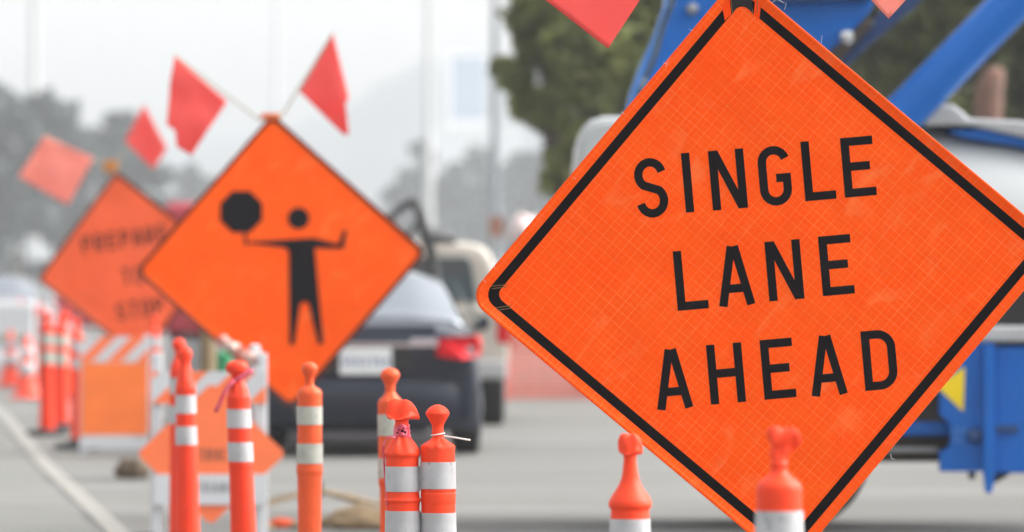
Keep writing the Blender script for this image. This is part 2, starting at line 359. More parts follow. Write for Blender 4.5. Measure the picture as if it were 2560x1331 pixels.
# ------------------------------------------------------------------ lettering
def arc(cx, cy, rx, ry, a0, a1, n=10):
    return [(cx+rx*math.cos(R(a0+(a1-a0)*i/n)), cy+ry*math.sin(R(a0+(a1-a0)*i/n))) for i in range(n+1)]
T = .140; h = T/2
def glyph(ch, w):
    a, bb = h, w-h; lo, hi = h, 1-h; cx = w/2; rx = (bb-a)/2
    if ch == 'I': return [([(w/2, 0), (w/2, 1)], False)]
    if ch == 'L': return [([(a, 1), (a, h), (w, h)], False)]
    if ch == 'E': return [([(w, 1-h), (a, 1-h), (a, h), (w, h)], False), ([(a+h, .51), (w*.86, .51)], False)]
    if ch == 'F': return [([(w, 1-h), (a, 1-h), (a, 0)], False), ([(a+h, .51), (w*.86, .51)], False)]
    if ch == 'T': return [([(0, 1-h), (w, 1-h)], False), ([(w/2, 1-T), (w/2, 0)], False)]
    if ch == 'H': return [([(a, 0), (a, 1)], False), ([(bb, 0), (bb, 1)], False), ([(T, .51), (w-T, .51)], False)]
    if ch == 'N': return [([(a, 0), (a, 1)], False), ([(bb, 0), (bb, 1)], False), ([(a+.02, 1-.02), (bb-.02, .02)], False)]
    if ch == 'A': return [([(h*.85, 0), (cx-.025, 1)], False), ([(w-h*.85, 0), (cx+.025, 1)], False), ([(w*.25, .29), (w*.75, .29)], False)]
    if ch == 'D':
        r = min(rx*1.1, .3)
        return [([(a, hi), (bb-r, hi)] + arc(bb-r, hi-r, r, r, 90, 0)[1:] + arc(bb-r, lo+r, r, r, 0, -90) + [(a, lo)], True)]
    if ch == 'O' or ch == '0': return [(arc(cx, 1-h-rx, rx, rx, 0, 180) + arc(cx, h+rx, rx, rx, 180, 360), True)]
    if ch == 'C': return [(arc(cx, 1-h-rx, rx, rx, 15, 180) + arc(cx, h+rx, rx, rx, 180, 345), False)]
    if ch == 'G': return [(arc(cx, 1-h-rx, rx, rx, 15, 180) + arc(cx, h+rx, rx, rx, 180, 360) + [(bb, .46), (cx+.02, .46)], False)]
    if ch == 'U': return [([(a, 1)] + arc(cx, h+rx, rx, rx, 180, 360) + [(bb, 1)], False)]
    if ch == 'S':
        ru = (1-2*h)/4
        return [(arc(cx, 1-h-ru, rx, ru, 12, 90, 5) + arc(cx, 1-h-ru, rx, ru, 90, 230, 9)[1:] + arc(cx, h+ru, rx, ru, 50, -90, 9) + arc(cx, h+ru, rx, ru, -90, -168, 5)[1:], False)]
    if ch == 'P' or ch == 'R':
        r = .235
        s = [([(a, 0), (a, hi), (bb-r, hi)] + arc(bb-r, hi-r, r, r, 90, -90)[1:] + [(a+h, hi-2*r)], False)]
        if ch == 'R': s.append(([(w*.42, hi-2*r-h), (bb, 0)], False))
        return s
    if ch == '3': return [(arc(cx, .74, rx, .26-h, 160, -90, 10) + arc(cx, .27, rx, .27-h, 90, -160, 10), False)]
    if ch == '5': return [([(w, 1-h), (a, 1-h), (a, .55)] + arc(cx, .31, rx, .31-h, 110, -160, 10), False)]
    if ch == '6': return [(arc(cx, .31, rx, .31-h, 0, 360, 14)[:-1], True), ([(a, .31)] + arc(cx, 1-h-rx, rx, rx, 180, 30, 8), False)]
    if ch == '7': return [([(0, 1-h), (w-h*.5, 1-h), (w*.35, 0)], False)]
    if ch == '4': return [([(bb-.05, 0), (bb-.05, 1)], False), ([(bb-.05, 1), (a, .32), (w, .32)], False)]
    return []
def ribbon(pts, t, closed, seg=.15):
    # subdivide then offset with mitres; returns (left,right) lists
    P = []
    n = len(pts); m = n if closed else n-1
    for i in range(m):
        p, q = Vector(pts[i]), Vector(pts[(i+1) % n]); k = max(1, int((q-p).length/seg))
        for j in range(k): P.append(p.lerp(q, j/k))
    if not closed: P.append(Vector(pts[-1]))
    l, r = [], []; n = len(P)
    for i, p in enumerate(P):
        a = P[i-1] if (closed or i > 0) else None
        c = P[(i+1) % n] if (closed or i < n-1) else None
        d1 = (p-a).normalized() if a is not None else None; d2 = (c-p).normalized() if c is not None else None
        if d1 is None: d1 = d2
        if d2 is None: d2 = d1
        nn = Vector((-d1.y-d2.y, d1.x+d2.x))
        if nn.length < 1e-6: nn = Vector((-d1.y, d1.x))
        nn.normalize(); cosv = max(.5, nn.dot(Vector((-d1.y, d1.x))))
        l.append(p + nn*t/2/cosv); r.append(p - nn*t/2/cosv)
    return l, r
def add_glyph(mb, pos, ch, u, v, w, ht, k0):
    """letter centred at (u,v); w,ht in metres; pos(u,v,lift) -> point"""
    ww = w/ht
    for i, (pts, cl) in enumerate(glyph(ch, ww)):
        l, r = ribbon(pts, T, cl)
        f = lambda p, lift: pos(u + (p.x-ww/2)*ht, v + (p.y-.5)*ht, lift)
        lift = k0 + .0002*i; n = len(l)
        vs = [f(p, lift) for p in l] + [f(p, lift) for p in r]
        m = n if cl else n-1
        mb.add(vs, [(j, j+n, (j+1) % n + n, (j+1) % n) for j in range(m)])
def add_text(mb, pos, text, u, v, ht, wr, gap, k0=.0015):
    ws = [.16*ht if c == 'I' else wr*ht for c in text]; tot = sum(ws) + gap*ht*(len(text)-1); x = u - tot/2
    for c, w in zip(text, ws):
        if c != ' ': add_glyph(mb, pos, c, x+w/2, v, w, ht, k0)
        x += w + gap*ht

# ------------------------------------------------------------------ roll-up signs
def rsq(hh, rad, ns=14, nc=8):
    """outline of a rounded square in edge coordinates (a,b)"""
    out = []
    c = hh-rad
    for k, (sx, sy) in enumerate(((1,1),(-1,1),(-1,-1),(1,-1))):
        for i in range(nc+1):
            t = R(90*k + 90*i/nc); out.append((sx*c + rad*math.cos(t), sy*c + rad*math.sin(t)))
        nx, ny = ((-1,1),(-1,-1),(1,-1),(1,1))[k]
        p = out[-1]; t = R(90*(k+1)); q = (nx*c + rad*math.cos(t), ny*c + rad*math.sin(t))
        for i in range(1, ns): out.append((p[0]+(q[0]-p[0])*i/ns, p[1]+(q[1]-p[1])*i/ns))
    return out
C45 = math.sqrt(.5)
def e2u(a, b_): return ((a-b_)*C45, (a+b_)*C45)      # edge coords -> (u right, v up)

def make_sign(cpx, cpy, s, roll, yaw, sheet, border, hem, seed, amp=.0035, side=1.219, label='', curl=.010, mast_dx=0, leg_mat='dark'):
    Y = F/s; C = W(cpx, cpy, Y)
    root = empty('road_work_sign', (C.x, Y+.12, 0), label, 'road sign', 'orange diamond road work signs')
    cr, sr, cy, sy = math.cos(R(roll)), math.sin(R(roll)), math.cos(R(yaw)), math.sin(R(yaw))
    r = Vector((cr*cy, cr*sy, sr)); t = Vector((-sr*cy, -sr*sy, cr)); n = Vector((sy, -cy, 0))
    C0 = Vector((0, -.12, C.z))
    def disp(u, v):
        return amp*noise.noise(Vector((u*3.1, v*3.1, seed))) + amp*.35*noise.noise(Vector((u*9, v*9, seed+5)))
    hh = side/2
    def pos(u, v, w=0):
        a, bb = (u+v)*C45, (v-u)*C45
        e = max(0, max(abs(a), abs(bb)) - (hh-.034))/.034
        return C0 + r*u + t*v + n*(w + disp(u, v) + curl*min(e, 1.05)**1.3)
    # sheet: rings of the rounded outline
    out = rsq(hh, .06); N = len(out); KS = [.945*i/23 for i in range(1, 24)] + [.955, .966, .977, .988, 1.0]; K = len(KS); mb = MB(); uvs = []; vs = []
    for ks in KS:
        for a, bb in out:
            a2, b2 = a*ks, bb*ks; vs.append(pos(*e2u(a2, b2))); uvs.append((a2, b2))
    vs.append(pos(0, 0)); uvs.append((0, 0))
    fs = []
    for k in range(K-1):
        for j in range(N): fs.append((k*N+j, k*N+(j+1)%N, (k+1)*N+(j+1)%N, (k+1)*N+j))
    ce = K*N
    for j in range(N): fs.append((ce, (j+1)%N, j)[::-1])
    mb.add(vs, fs); o = mb.build('sheet', sheet, root, smooth=True, uvs=uvs, angle=180); so = o.modifiers.new('cloth', 'SOLIDIFY'); so.thickness = .0016; so.offset = 0
    def ring(d0, d1, lift, name, m):
        o0, o1 = rsq(hh-d0, max(.06-d0*.6, .012)), rsq(hh-d1, max(.06-d1*.6, .010)); q = MB()
        q.add([pos(*e2u(*p), lift) for p in o0] + [pos(*e2u(*p), lift) for p in o1],
              [(j, (j+1)%N, (j+1)%N+N, j+N) for j in range(N)])
        return q.build(name, m, root, smooth=True)
    if border: ring(border[0], border[1], .0012, 'border', M['border_black'])
    if hem: ring(.001, hem, .0014, 'hem', M['brown_hem'])
    # cross ribs, mast, stand
    q = MB()
    D = hh*math.sqrt(2)-.03
    for (u, v) in ((D, 0), (0, D)):
        for k in range(12):
            a, c = -1+2*k/12, -1+2*(k+1)/12
            off = .012 if u else .018
            wv = Vector((v, u)).normalized()*.016
            p = [pos(u*a+wv.x, v*a+wv.y, -off), pos(u*a-wv.x, v*a-wv.y, -off), pos(u*c-wv.x, v*c-wv.y, -off), pos(u*c+wv.x, v*c+wv.y, -off)]
            bk = [x - n*.005 for x in p]
            q.add(p+bk, [(0,1,2,3),(7,6,5,4),(0,4,5,1),(2,6,7,3)])
    q.build('rib', M['staff'], root)
    q = MB(); bot = pos(0, -D+.12, -.045); p_ = pos(0, -.2, -.045); k_ = (bot.z-.16)/(p_.z-bot.z); bot = bot + (bot-p_)*k_ + Vector((mast_dx, 0, 0)); q.tube([p_, pos(0, -D+.12, -.045), bot], .016, 10)
    q.build('mast', M['dark'], root, smooth=True)
    for (dx, dy) in ((.42, .5), (-.42, .5), (.42, -.4), (-.42, -.4)):
        q = MB(); q.tube([(bot.x+dx*.05, bot.y+dy*.1, .13), (bot.x+dx*.5, bot.y+dy*.5, .08), (bot.x+dx, bot.y+dy, .014)], .013, 8); q.build('leg', M[leg_mat], root, smooth=True)
    q = MB(); q.lathe([(.03,.09),(.04,.10),(.04,.18),(.022,.20)], 14, (bot.x, bot.y, 0)); q.build('stand_head', M['dark'], root, smooth=True)
    def uv(px, py):
        dx, dy = (px-cpx)/cy, py-cpy
        return ((dx*cr - dy*sr)/s, (-dx*sr - dy*cr)/s)
    return root, pos, uv, Y

def make_flag(root, px_poly, Y, staff0, staff1, m, seed, amp=.02, label=None):
    """cloth flag: outline in photo px (corner 0 and 1 lie on the staff); subdivided sheet with folds"""
    base = root.location
    P = [W(x, y, Y) - base for x, y in px_poly]
    n = len(P); d = (P[1]-P[0]).normalized(); cen = sum(P, Vector())/n; out = []
    for i in range(n):
        for k in range(10): out.append(P[i].lerp(P[(i+1) % n], k/10))
    N = len(out); K = 12; vs = [cen + (p-cen)*(k/K) for k in range(1, K+1) for p in out] + [cen]
    for v in vs:
        q = v - P[0]; dist = (q - d*q.dot(d)).length
        v.y += amp*min(1, dist/.12)*(noise.noise(Vector((v.x*4, v.z*4, seed)))*2.2 + .5*math.sin(q.dot(d)*11+seed))
    fs = [(k*N+j, k*N+(j+1) % N, (k+1)*N+(j+1) % N, (k+1)*N+j) for k in range(K-1) for j in range(N)] + [(K*N, (j+1) % N, j) for j in range(N)]
    me = bpy.data.meshes.new('flag'); me.from_pydata([tuple(v) for v in vs], [], fs); me.materials.append(m)
    for p in me.polygons: p.use_smooth = True
    o = bpy.data.objects.new('flag', me); col.objects.link(o); o.parent = root
    so = o.modifiers.new('cloth', 'SOLIDIFY'); so.thickness = .0015
    q = MB(); a, c = W(*staff0, Y)-base, W(*staff1, Y)-base
    q.tube([a+Vector((0,.012,0)), c+Vector((0,.004,0))], .006, 8); so = q.build('staff', M['staff'], o, smooth=True)
    return o

# --- the near sign
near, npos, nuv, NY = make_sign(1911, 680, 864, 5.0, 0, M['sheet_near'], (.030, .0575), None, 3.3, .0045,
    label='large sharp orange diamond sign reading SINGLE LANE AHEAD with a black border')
q = MB()
LET = [('S',1628,470,80),('I',1719,457,24),('N',1820,449,88),('G',1937,440,80),('L',2046,426,78),('E',2146,417,80),
       ('L',1727,700,78),('A',1837,690,88),('N',1961,676,88),('E',2091,663,80),
       ('A',1682,948,88),('H',1815,934,88),('E',1945,922,80),('A',2068,914,88),('D',2199,900,84)]
for sl in (LET[:6], LET[6:10], LET[10:]):
    q = MB()
    for ch, x, y, w in sl:
        u, v = nuv(x, y); add_glyph(q, npos, ch, u, v, w/864, 149/864, .0016)
    q.build('lettering', M['black_print'], near)
# gaps, webbing loop and stitching at the corner pockets
def patch(poly, lift, name, m, parent=near, pos=npos, uvf=nuv):
    q = MB(); q.add([pos(*uvf(x, y), lift) for x, y in poly], [tuple(range(len(poly)))]); return q.build(name, m, parent)
patch([(1806,20),(1824,-6),(1828,36),(1812,52)], .0024, 'border_gap', M['gap_orange'])
patch([(1888,-4),(1902,14),(1898,50),(1884,38)], .0024, 'border_gap', M['gap_orange'])
patch([(1825,-40),(1877,-40),(1883,36),(1870,22),(1856,14),(1842,18),(1832,34)], .0030, 'webbing_loop', M['webbing'])
for (x0, y0, x1, y1) in ((1827,-10,1831,38),(1878,-10,1882,38),(1228,716,1268,712),(1230,722,1266,718),(1240,770,1278,764),(1243,776,1276,771),(1893,2,1894,34)):
    q = MB(); a = Vector(nuv(x0, y0)); c = Vector(nuv(x1, y1)); d = (c-a).normalized(); nn = Vector((-d.y, d.x))*.0011
    q.add([npos(*(a+nn), .0036), npos(*(c+nn), .0036), npos(*(c-nn), .0036), npos(*(a-nn), .0036)], [(0,1,2,3)])
    q.build('stitching', M['stitch'], near)
rnd = random.Random(5)
for (x, y, dx, dy) in ((1214,706,-9,-6),(1236,672,-4,-14),(1664,168,8,-20),(1668,160,-9,-6),(1930,8,10,-12),(1945,0,16,8),(1960,26,5,-18),(2052,108,3,-20),(2226,1135,12,14),(1560,286,-8,-5),(1440,446,-8,-3),(1730,76,-9,-3)):
    q = MB(); a = Vector(nuv(x, y)); c = Vector(nuv(x+dx, y+dy)); mid = (a+c)/2 + Vector((rnd.uniform(-.006,.006), rnd.uniform(-.006,.006)))
    q.tube([npos(*a, .001), npos(*mid, .004), npos(*c, .003)], [.0006, .0005, .0002], 5)
    q.build('frayed_thread', M['thread_white'], near)
make_flag(near, [(1600,0),(1770,-260),(1520+10,-410),(1338,-120+103),(1362,0),(1520,122)][::1], NY-.02, (1860,-60), (1745,-300), M['flag'], 2.0, .010)
make_flag(near, [(2120,-60),(1990,-320),(2330,-330),(2330,-70),(2222,47)], NY-.02, (1870,-60), (1985,-330), M['flag_pale'], 4.0, .010)
q = MB(); c = Vector(near.location); q.tube([W(1852,-62,NY+.01)-c, W(1858,-150,NY+.01)-c], .02, 10); q.build('flag_holder', M['orange_clip'], near, smooth=True)

# --- the flagger sign
mid, mpos, muv, MY = make_sign(704, 654, 413, 3.8, 12, M['sheet_mid'], None, .024, 9.1, .004, side=1.27, mast_dx=.13, leg_mat='tan',
    label='orange diamond sign with a black flagger figure holding an octagon paddle')
def poly_part(polys, name, m, parent, pos, uvf, lift=.004):
    q = MB()
    for i, p in enumerate(polys): q.add([pos(*uvf(x, y), lift+.0003*i) for x, y in p], [tuple(range(len(p)))])
    o = q.build(name, m, parent)
    return o
oc = [(604+56*math.cos(R(22.5+45*k)), 530+56*math.sin(R(22.5+45*k))) for k in range(8)]
hd = [(746+27*math.cos(2*math.pi*k/24), 546+27*math.sin(2*math.pi*k/24)) for k in range(24)]
body = [(620,605),(713,599),(782,595),(838,609),(846,608),(857,576),(866,575),(858,621),(786,620),(808,860),(795,861),(772,761),(762,754),(750,761),(736,861),(724,863),(722,628),(713,619),(622,609)]
poly_part([oc, [(609,580),(615,580),(620,614),(613,614)], hd, body], 'flagger_symbol', M['black_print'], mid, mpos, muv)
make_flag(mid, [(568,254),(437,141),(426,205),(417,312),(439,328),(441,366),(478,389)], MY-.02, (652,302), (434,138), M['flag'], 1.0, .02)
make_flag(mid, [(748,229),(833,86),(873,246),(864,260),(872,336),(858,337)], MY-.02, (698,300), (834,82), M['flag'], 3.0, .03)
q = MB(); c = Vector(mid.location)
q.box(tuple(W(652,300,MY-.03)-c), tuple(W(700,284,MY+.03)-c)); q.build('flag_holder', M['orange_clip'], mid, bevel=.008)

# --- the far sign
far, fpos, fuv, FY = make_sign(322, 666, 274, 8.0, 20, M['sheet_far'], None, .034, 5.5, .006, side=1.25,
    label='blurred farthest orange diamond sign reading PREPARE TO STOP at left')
for wd, x, y in (('PREPARE', 312, 598), ('TO', 332, 690), ('STOP', 349, 772)):
    q = MB(); add_text(q, fpos, wd, *fuv(x, y), .155, .56, .22, .004); q.build('lettering', M['black_print'], far)
make_flag(far, [(234,396),(112,340),(45,442),(170,513)], FY-.02, (276,424), (108,338), M['flag_pale'], 6.0, .015)
make_flag(far, [(312,352),(360,262),(418,372),(382,424)], FY-.02, (290,430), (362,258), M['flag'], 8.0, .03)
q = MB(); c = Vector(far.location)
q.box(tuple(W(258,432,FY-.03)-c), tuple(W(294,402,FY+.03)-c)); q.build('flag_holder', M['amber_clip'], far, bevel=.012)

# ------------------------------------------------------------------ delineator posts
def lerp_prof(prof, z):
    for (z0, r0), (z1, r1) in zip(prof, prof[1:]):
        if z1 <= z <= z0 or z0 <= z <= z1:
            return r0 + (r1-r0)*(z-z0)/((z1-z0) or 1)
    return prof[-1][1]
POSTG = 'orange delineator posts with white bands'
def post(label, px, py_top, s, prof_px, bands_px, m, bm_, pleat=(0,0,0,8), squash=None, lean=0, bend=None, fold=None):
    """prof_px: list of (row in px, half width in px); bands_px: list of (row0,row1)"""
    Y = F/s; X = WX(px, Y); root = empty('delineator_post', (X, Y, 0), label, 'traffic post', POSTG)
    zt = WZ(py_top, Y)
    # dense, smoothed profile from the top down
    pts = [(WZ(r, Y), hw/s) for r, hw in prof_px]
    zl = pts[-1][0]; rl = pts[-1][1]
    pts += [(max(zl-.25, .2), rl*1.02), (.05, rl*1.10)]
    dense = []
    for i in range(len(pts)-1):
        p0, p1, p2, p3 = pts[max(i-1,0)], pts[i], pts[i+1], pts[min(i+2,len(pts)-1)]
        for k in range(5):
            t = k/5
            rr = .5*((2*p1[1])+(-p0[1]+p2[1])*t+(2*p0[1]-5*p1[1]+4*p2[1]-p3[1])*t*t+(-p0[1]+3*p1[1]-3*p2[1]+p3[1])*t**3)
            lo, hi = min(p1[1], p2[1]), max(p1[1], p2[1])
            dense.append((p1[0]+(p2[0]-p1[0])*t, min(max(rr, lo*.97), hi*1.03)))
    dense.append(pts[-1])
    za, zb, amp, kk = pleat
    za_, zb_ = (WZ(za, Y), WZ(zb, Y)) if amp else (9, 9)
    def fn(p, t):
        z = p.z; r = Vector((p.x, p.y))
        if amp and zb_ < z < za_:
            w = math.sin(math.pi*(z-zb_)/(za_-zb_)); r *= 1 + amp*w*(math.cos(kk*t+1.3)+.6*math.cos((kk+3)*t+.4))
        if squash:
            zs = WZ(squash[0], Y)
            if z > zs:
                q_ = min(1, (z-zs)/.012); r.y *= 1-(1-squash[1])*q_
        if fold:
            zs = WZ(fold[0], Y)
            if z > zs:
                q_ = min(1, (z-zs)/.01); r *= 1 + fold[1]*q_*(math.cos(fold[2]*t+.4)*.6 + .5*math.cos(2*t)); z -= .012*fold[3]*q_*math.sin(3*t+1)*min(1, r.length/.03)
        v = Vector((r.x, r.y, z))
        if bend:
            zs = WZ(bend[0], Y)
            if z > zs: v.x += bend[1]*(z-zs)
        v.x += (zt - z)*-math.tan(R(lean)) + .0
        v += Vector((noise.noise(Vector((z*20, t, px)))*.0012, 0, 0))
        return v
    q = MB(); q.lathe([(max(r, .0015), z) for z, r in dense], 36, fn=fn); q.build('post', m, root, smooth=True, angle=60)
    for (r0, r1) in bands_px:
        z0, z1 = WZ(r0, Y), WZ(r1, Y); q = MB(); K = 6
        pr = []
        for k in range(K+1):
            z = z0+(z1-z0)*k/K; pr.append((lerp_prof(dense, z)*1.02+.0016, z))
        q.lathe([(pr[0][0]-.004, z0)] + pr + [(pr[-1][0]-.004, z1)], 36, fn=fn, cap=False); q.build('reflective_band', bm_, root, smooth=True, angle=50)
    q = MB(); bx = (zt)*-math.tan(R(lean))
    q.lathe([(.19,.0),(.19,.025),(.17,.05),(.07,.062),(.055,.09)], 8, (bx, 0, 0)); q.build('base', M['rubber'], root)
    return root, Y
KN = [(0,1),]
# two sharp posts in the middle
post('sharp orange post with a wide twisted T shaped top and pink tape round its neck', 1004, 1001, 878,
     [(1001,6),(1003,17),(1009,27),(1019,33),(1031,37),(1041,38.5),(1046,36),(1048,22),(1052,17),(1058,17),(1075,18),(1092,20),(1110,32),(1128,43),(1137,45),(1146,41),(1166,41),(1230,41.5),(1245,43),(1251,46),(1257,43),(1278,42),(1331,43)],
     [(1166,1229),(1277,1352)], M['tube_or'], M['band'], pleat=(1060,1138,.10,7), squash=(1049,.5), lean=-.6, fold=(1049,.16,5,.9))
post('sharp orange post with a smooth bulb top and a white cable tie at the neck', 1094, 1012, 878,
     [(1012,6),(1016,16),(1024,25),(1032,29.5),(1036,29.5),(1048,23),(1062,15.5),(1072,14),(1082,15),(1086,14),(1094,14.5),(1103,24),(1113,39),(1120,42.5),(1130,42.5),(1155,42.5),(1222,42.5),(1224,44),(1231,43),(1234,44),(1256,43.5),(1262,42.5),(1331,43)],
     [(1155,1222),(1282,1350)], M['tube_or'], M['band'], pleat=(1088,1124,.09,9), lean=-.4)
post('faded orange post half hidden behind the T topped post', 975, 920, 680,
     [(920,6),(925,17),(934,23.5),(944,23),(960,14),(970,12.5),(980,12.5),(992,20),(1002,29),(1012,31),(1034,30),(1092,30),(1145,30),(1196,30),(1205,31),(1212,29),(1225,27),(1331,27)],
     [(1036,1090),(1146,1195)], M['tube_faded'], M['band_dirty'], pleat=(975,1006,.05,7), lean=-.3)
post('faded orange post with torn dirty bands in front of the flagger sign', 774, 905, 680,
     [(905,5),(910,15),(920,20),(932,18),(944,12),(958,10.5),(966,13),(974,26),(984,31),(994,31),(1014,30.5),(1060,30.5),(1110,31),(1158,31),(1170,32.5),(1180,33),(1188,31),(1200,30.5),(1331,29)],
     [(1016,1062),(1109,1159)], M['tube_faded'], M['band_dirty'], pleat=(950,982,.05,7))
post('red orange post with a mushroom top and a pink ribbon tied on', 592, 902, 650,
     [(902,6),(905,18),(912,26),(922,28),(930,26),(937,16),(946,14),(955,15),(968,21),(985,26),(994,29),(1002,29),(1022,29),(1070,29.5),(1105,30),(1155,30.5),(1166,31),(1176,30),(1331,32)],
     [(1023,1070),(1106,1154)], M['tube_red'], M['band'], pleat=(945,990,.06,8), lean=-2.2)
post('red orange post with a crooked round knob left of the ribboned post', 462, 868, 590,
     [(868,5),(873,13),(884,17.5),(896,16),(905,12.5),(918,13),(935,17),(955,22),(968,25),(976,26),(988,24.5),(1034,25),(1065,25),(1112,26),(1122,27),(1132,27),(1331,30)],
     [(988,1034),(1066,1112)], M['tube_red'], M['band'], pleat=(900,965,.08,5), squash=(902,.8), lean=-.9)
post('blurred red orange post with ball top directly behind the crooked knob post', 447, 846, 520,
     [(846,5),(852,14),(864,17),(874,13),(882,10),(895,11),(910,18),(925,22),(980,22),(1060,22),(1331,24)],
     [(945,985),(1015,1060)], M['tube_red'], M['band'], pleat=(880,920,.06,5))
post('orange post with a long tapered neck and crumpled cap below the near sign', 1575, 1086, 1015,
     [(1086,5),(1088,16),(1094,23),(1105,27),(1120,27.5),(1133,26.5),(1138,17),(1150,16),(1162,17),(1185,20),(1205,25),(1225,36),(1245,49),(1258,54),(1268,53),(1274,48),(1296,48.5),(1331,49)],
     [(1297,1420)], M['tube_or'], M['band'], pleat=(1090,1136,.07,4), squash=(1136,.8), fold=(1138,.08,6,.7))
post('large blurred orange post with a bent squashed top in front of the near sign', 1948, 1074, 1185,
     [(1074,6),(1076,22),(1082,33),(1092,37),(1102,36),(1109,29),(1118,23),(1128,24),(1138,22),(1152,18),(1160,22),(1168,20),(1180,21),(1190,30),(1202,46),(1212,55),(1224,58),(1240,57.5),(1276,57),(1331,58)],
     [(1277,1425)], M['tube_or'], M['band'], pleat=(1078,1160,.13,3), squash=(1150,.65), bend=(1140, .22), fold=(1120,.14,4,1.2))

# bits tied to the posts
Yp = F/878
t = MB(); loop = [(WX(1095,Yp)+.0185*math.cos(a), Yp+.0185*math.sin(a), WZ(1086,Yp)+.003*math.cos(a)) for a in [2*math.pi*k/24 for k in range(25)]]
t.tube(loop, .0022, 6); zt_ = t.build('cable_tie', M['zip'], smooth=True)
tag(zt_, 'white cable tie round the neck of the bulb topped post', 'cable tie')
t = MB(); t.tube([W(1110,1090,Yp-.02), W(1135,1094,Yp-.03), W(1176,1101,Yp-.035)], [.0022,.0024,.0028], 8); t.build('tail', M['zip'], zt_, smooth=True)
def ribbon_thing(name, label, path_px, Y, width, m, parent=None, seed=0):
    q = MB(); vs = []
    for i, (x, y, dy) in enumerate(path_px):
        p = W(x, y, Y) + Vector((0, dy, 0)); a, c = path_px[max(i-1,0)], path_px[min(i+1,len(path_px)-1)]
        d = Vector((c[0]-a[0], 0, -(c[1]-a[1]))).normalized(); nrm = Vector((-d.z, 0, d.x))
        tw = noise.noise(Vector((i*.7, seed, 0)))*1.2
        nn = nrm*math.cos(tw) + Vector((0,1,0))*math.sin(tw)
        vs += [p+nn*width/2, p-nn*width/2]
    q.add(vs, [(2*i, 2*i+1, 2*i+3, 2*i+2) for i in range(len(path_px)-1)])
    o = q.build(name, m, parent, smooth=True)
    so = o.modifiers.new('film', 'SOLIDIFY'); so.thickness = .0008
    if not parent: tag(o, label, 'tape', 'pink tape tied to posts')
    return o
# wrap at the T-topped post
q = MB()
def fnw(p, t_):
    k = 1 + .05*math.cos(6*t_+p.z*300); return Vector((p.x*k, p.y*k, p.z + .004*math.sin(3*t_)))
zc = WZ(1078, Yp)
q.lathe([(.0195,zc+.018),(.0235,zc+.014),(.0225,zc+.006),(.024,zc),(.0235,zc-.007),(.0265,zc-.013),(.024,zc-.019)], 30, (WX(1004.6,Yp), Yp, 0), fn=fnw, cap=False)
wrap = q.build('flagging_tape', M['pink_tape'], smooth=True)
tag(wrap, 'pink tape with black marks wrapped round the neck of the T topped post', 'tape', 'pink tape tied to posts')
q = MB()
for k, (dx, dz, ww, hh2) in enumerate(((-.008,.004,.006,.003),(.002,.001,.008,.006),(.010,-.003,.005,.007),(-.012,-.004,.004,.004),(.006,.008,.006,.003))):
    x = WX(1004.6,Yp)+dx; z = zc+dz; y = Yp-.0272
    q.box((x-ww/2, y-.0004, z-hh2/2), (x+ww/2, y+.0006, z+hh2/2))
q.build('black_marks', M['border_black'], wrap)
ribbon_thing('tail', '', [(990,1095,-.03),(972,1092,-.03),(962,1104,-.025),(958,1125,-.02),(960,1150,0),(962,1190,0),(966,1235,-.015),(970,1262,-.03)], Yp, .006, M['pink_tape'], wrap, 3)
Yq = F/650
rb = ribbon_thing('flagging_tape', 'pink ribbon with dark marks hanging off the mushroom topped post',
    [(575,965,-.03),(585,952,-.035),(600,946,-.035),(612,938,-.035),(624,928,-.035),(634,930,-.035)], Yq, .022, M['pink_tape'], None, 1)
ribbon_thing('tail', '', [(588,950,-.04),(572,965,-.04),(560,985,-.04),(552,1005,-.04),(540,1030,-.04)], Yq, .016, M['pink_tape'], rb, 2)

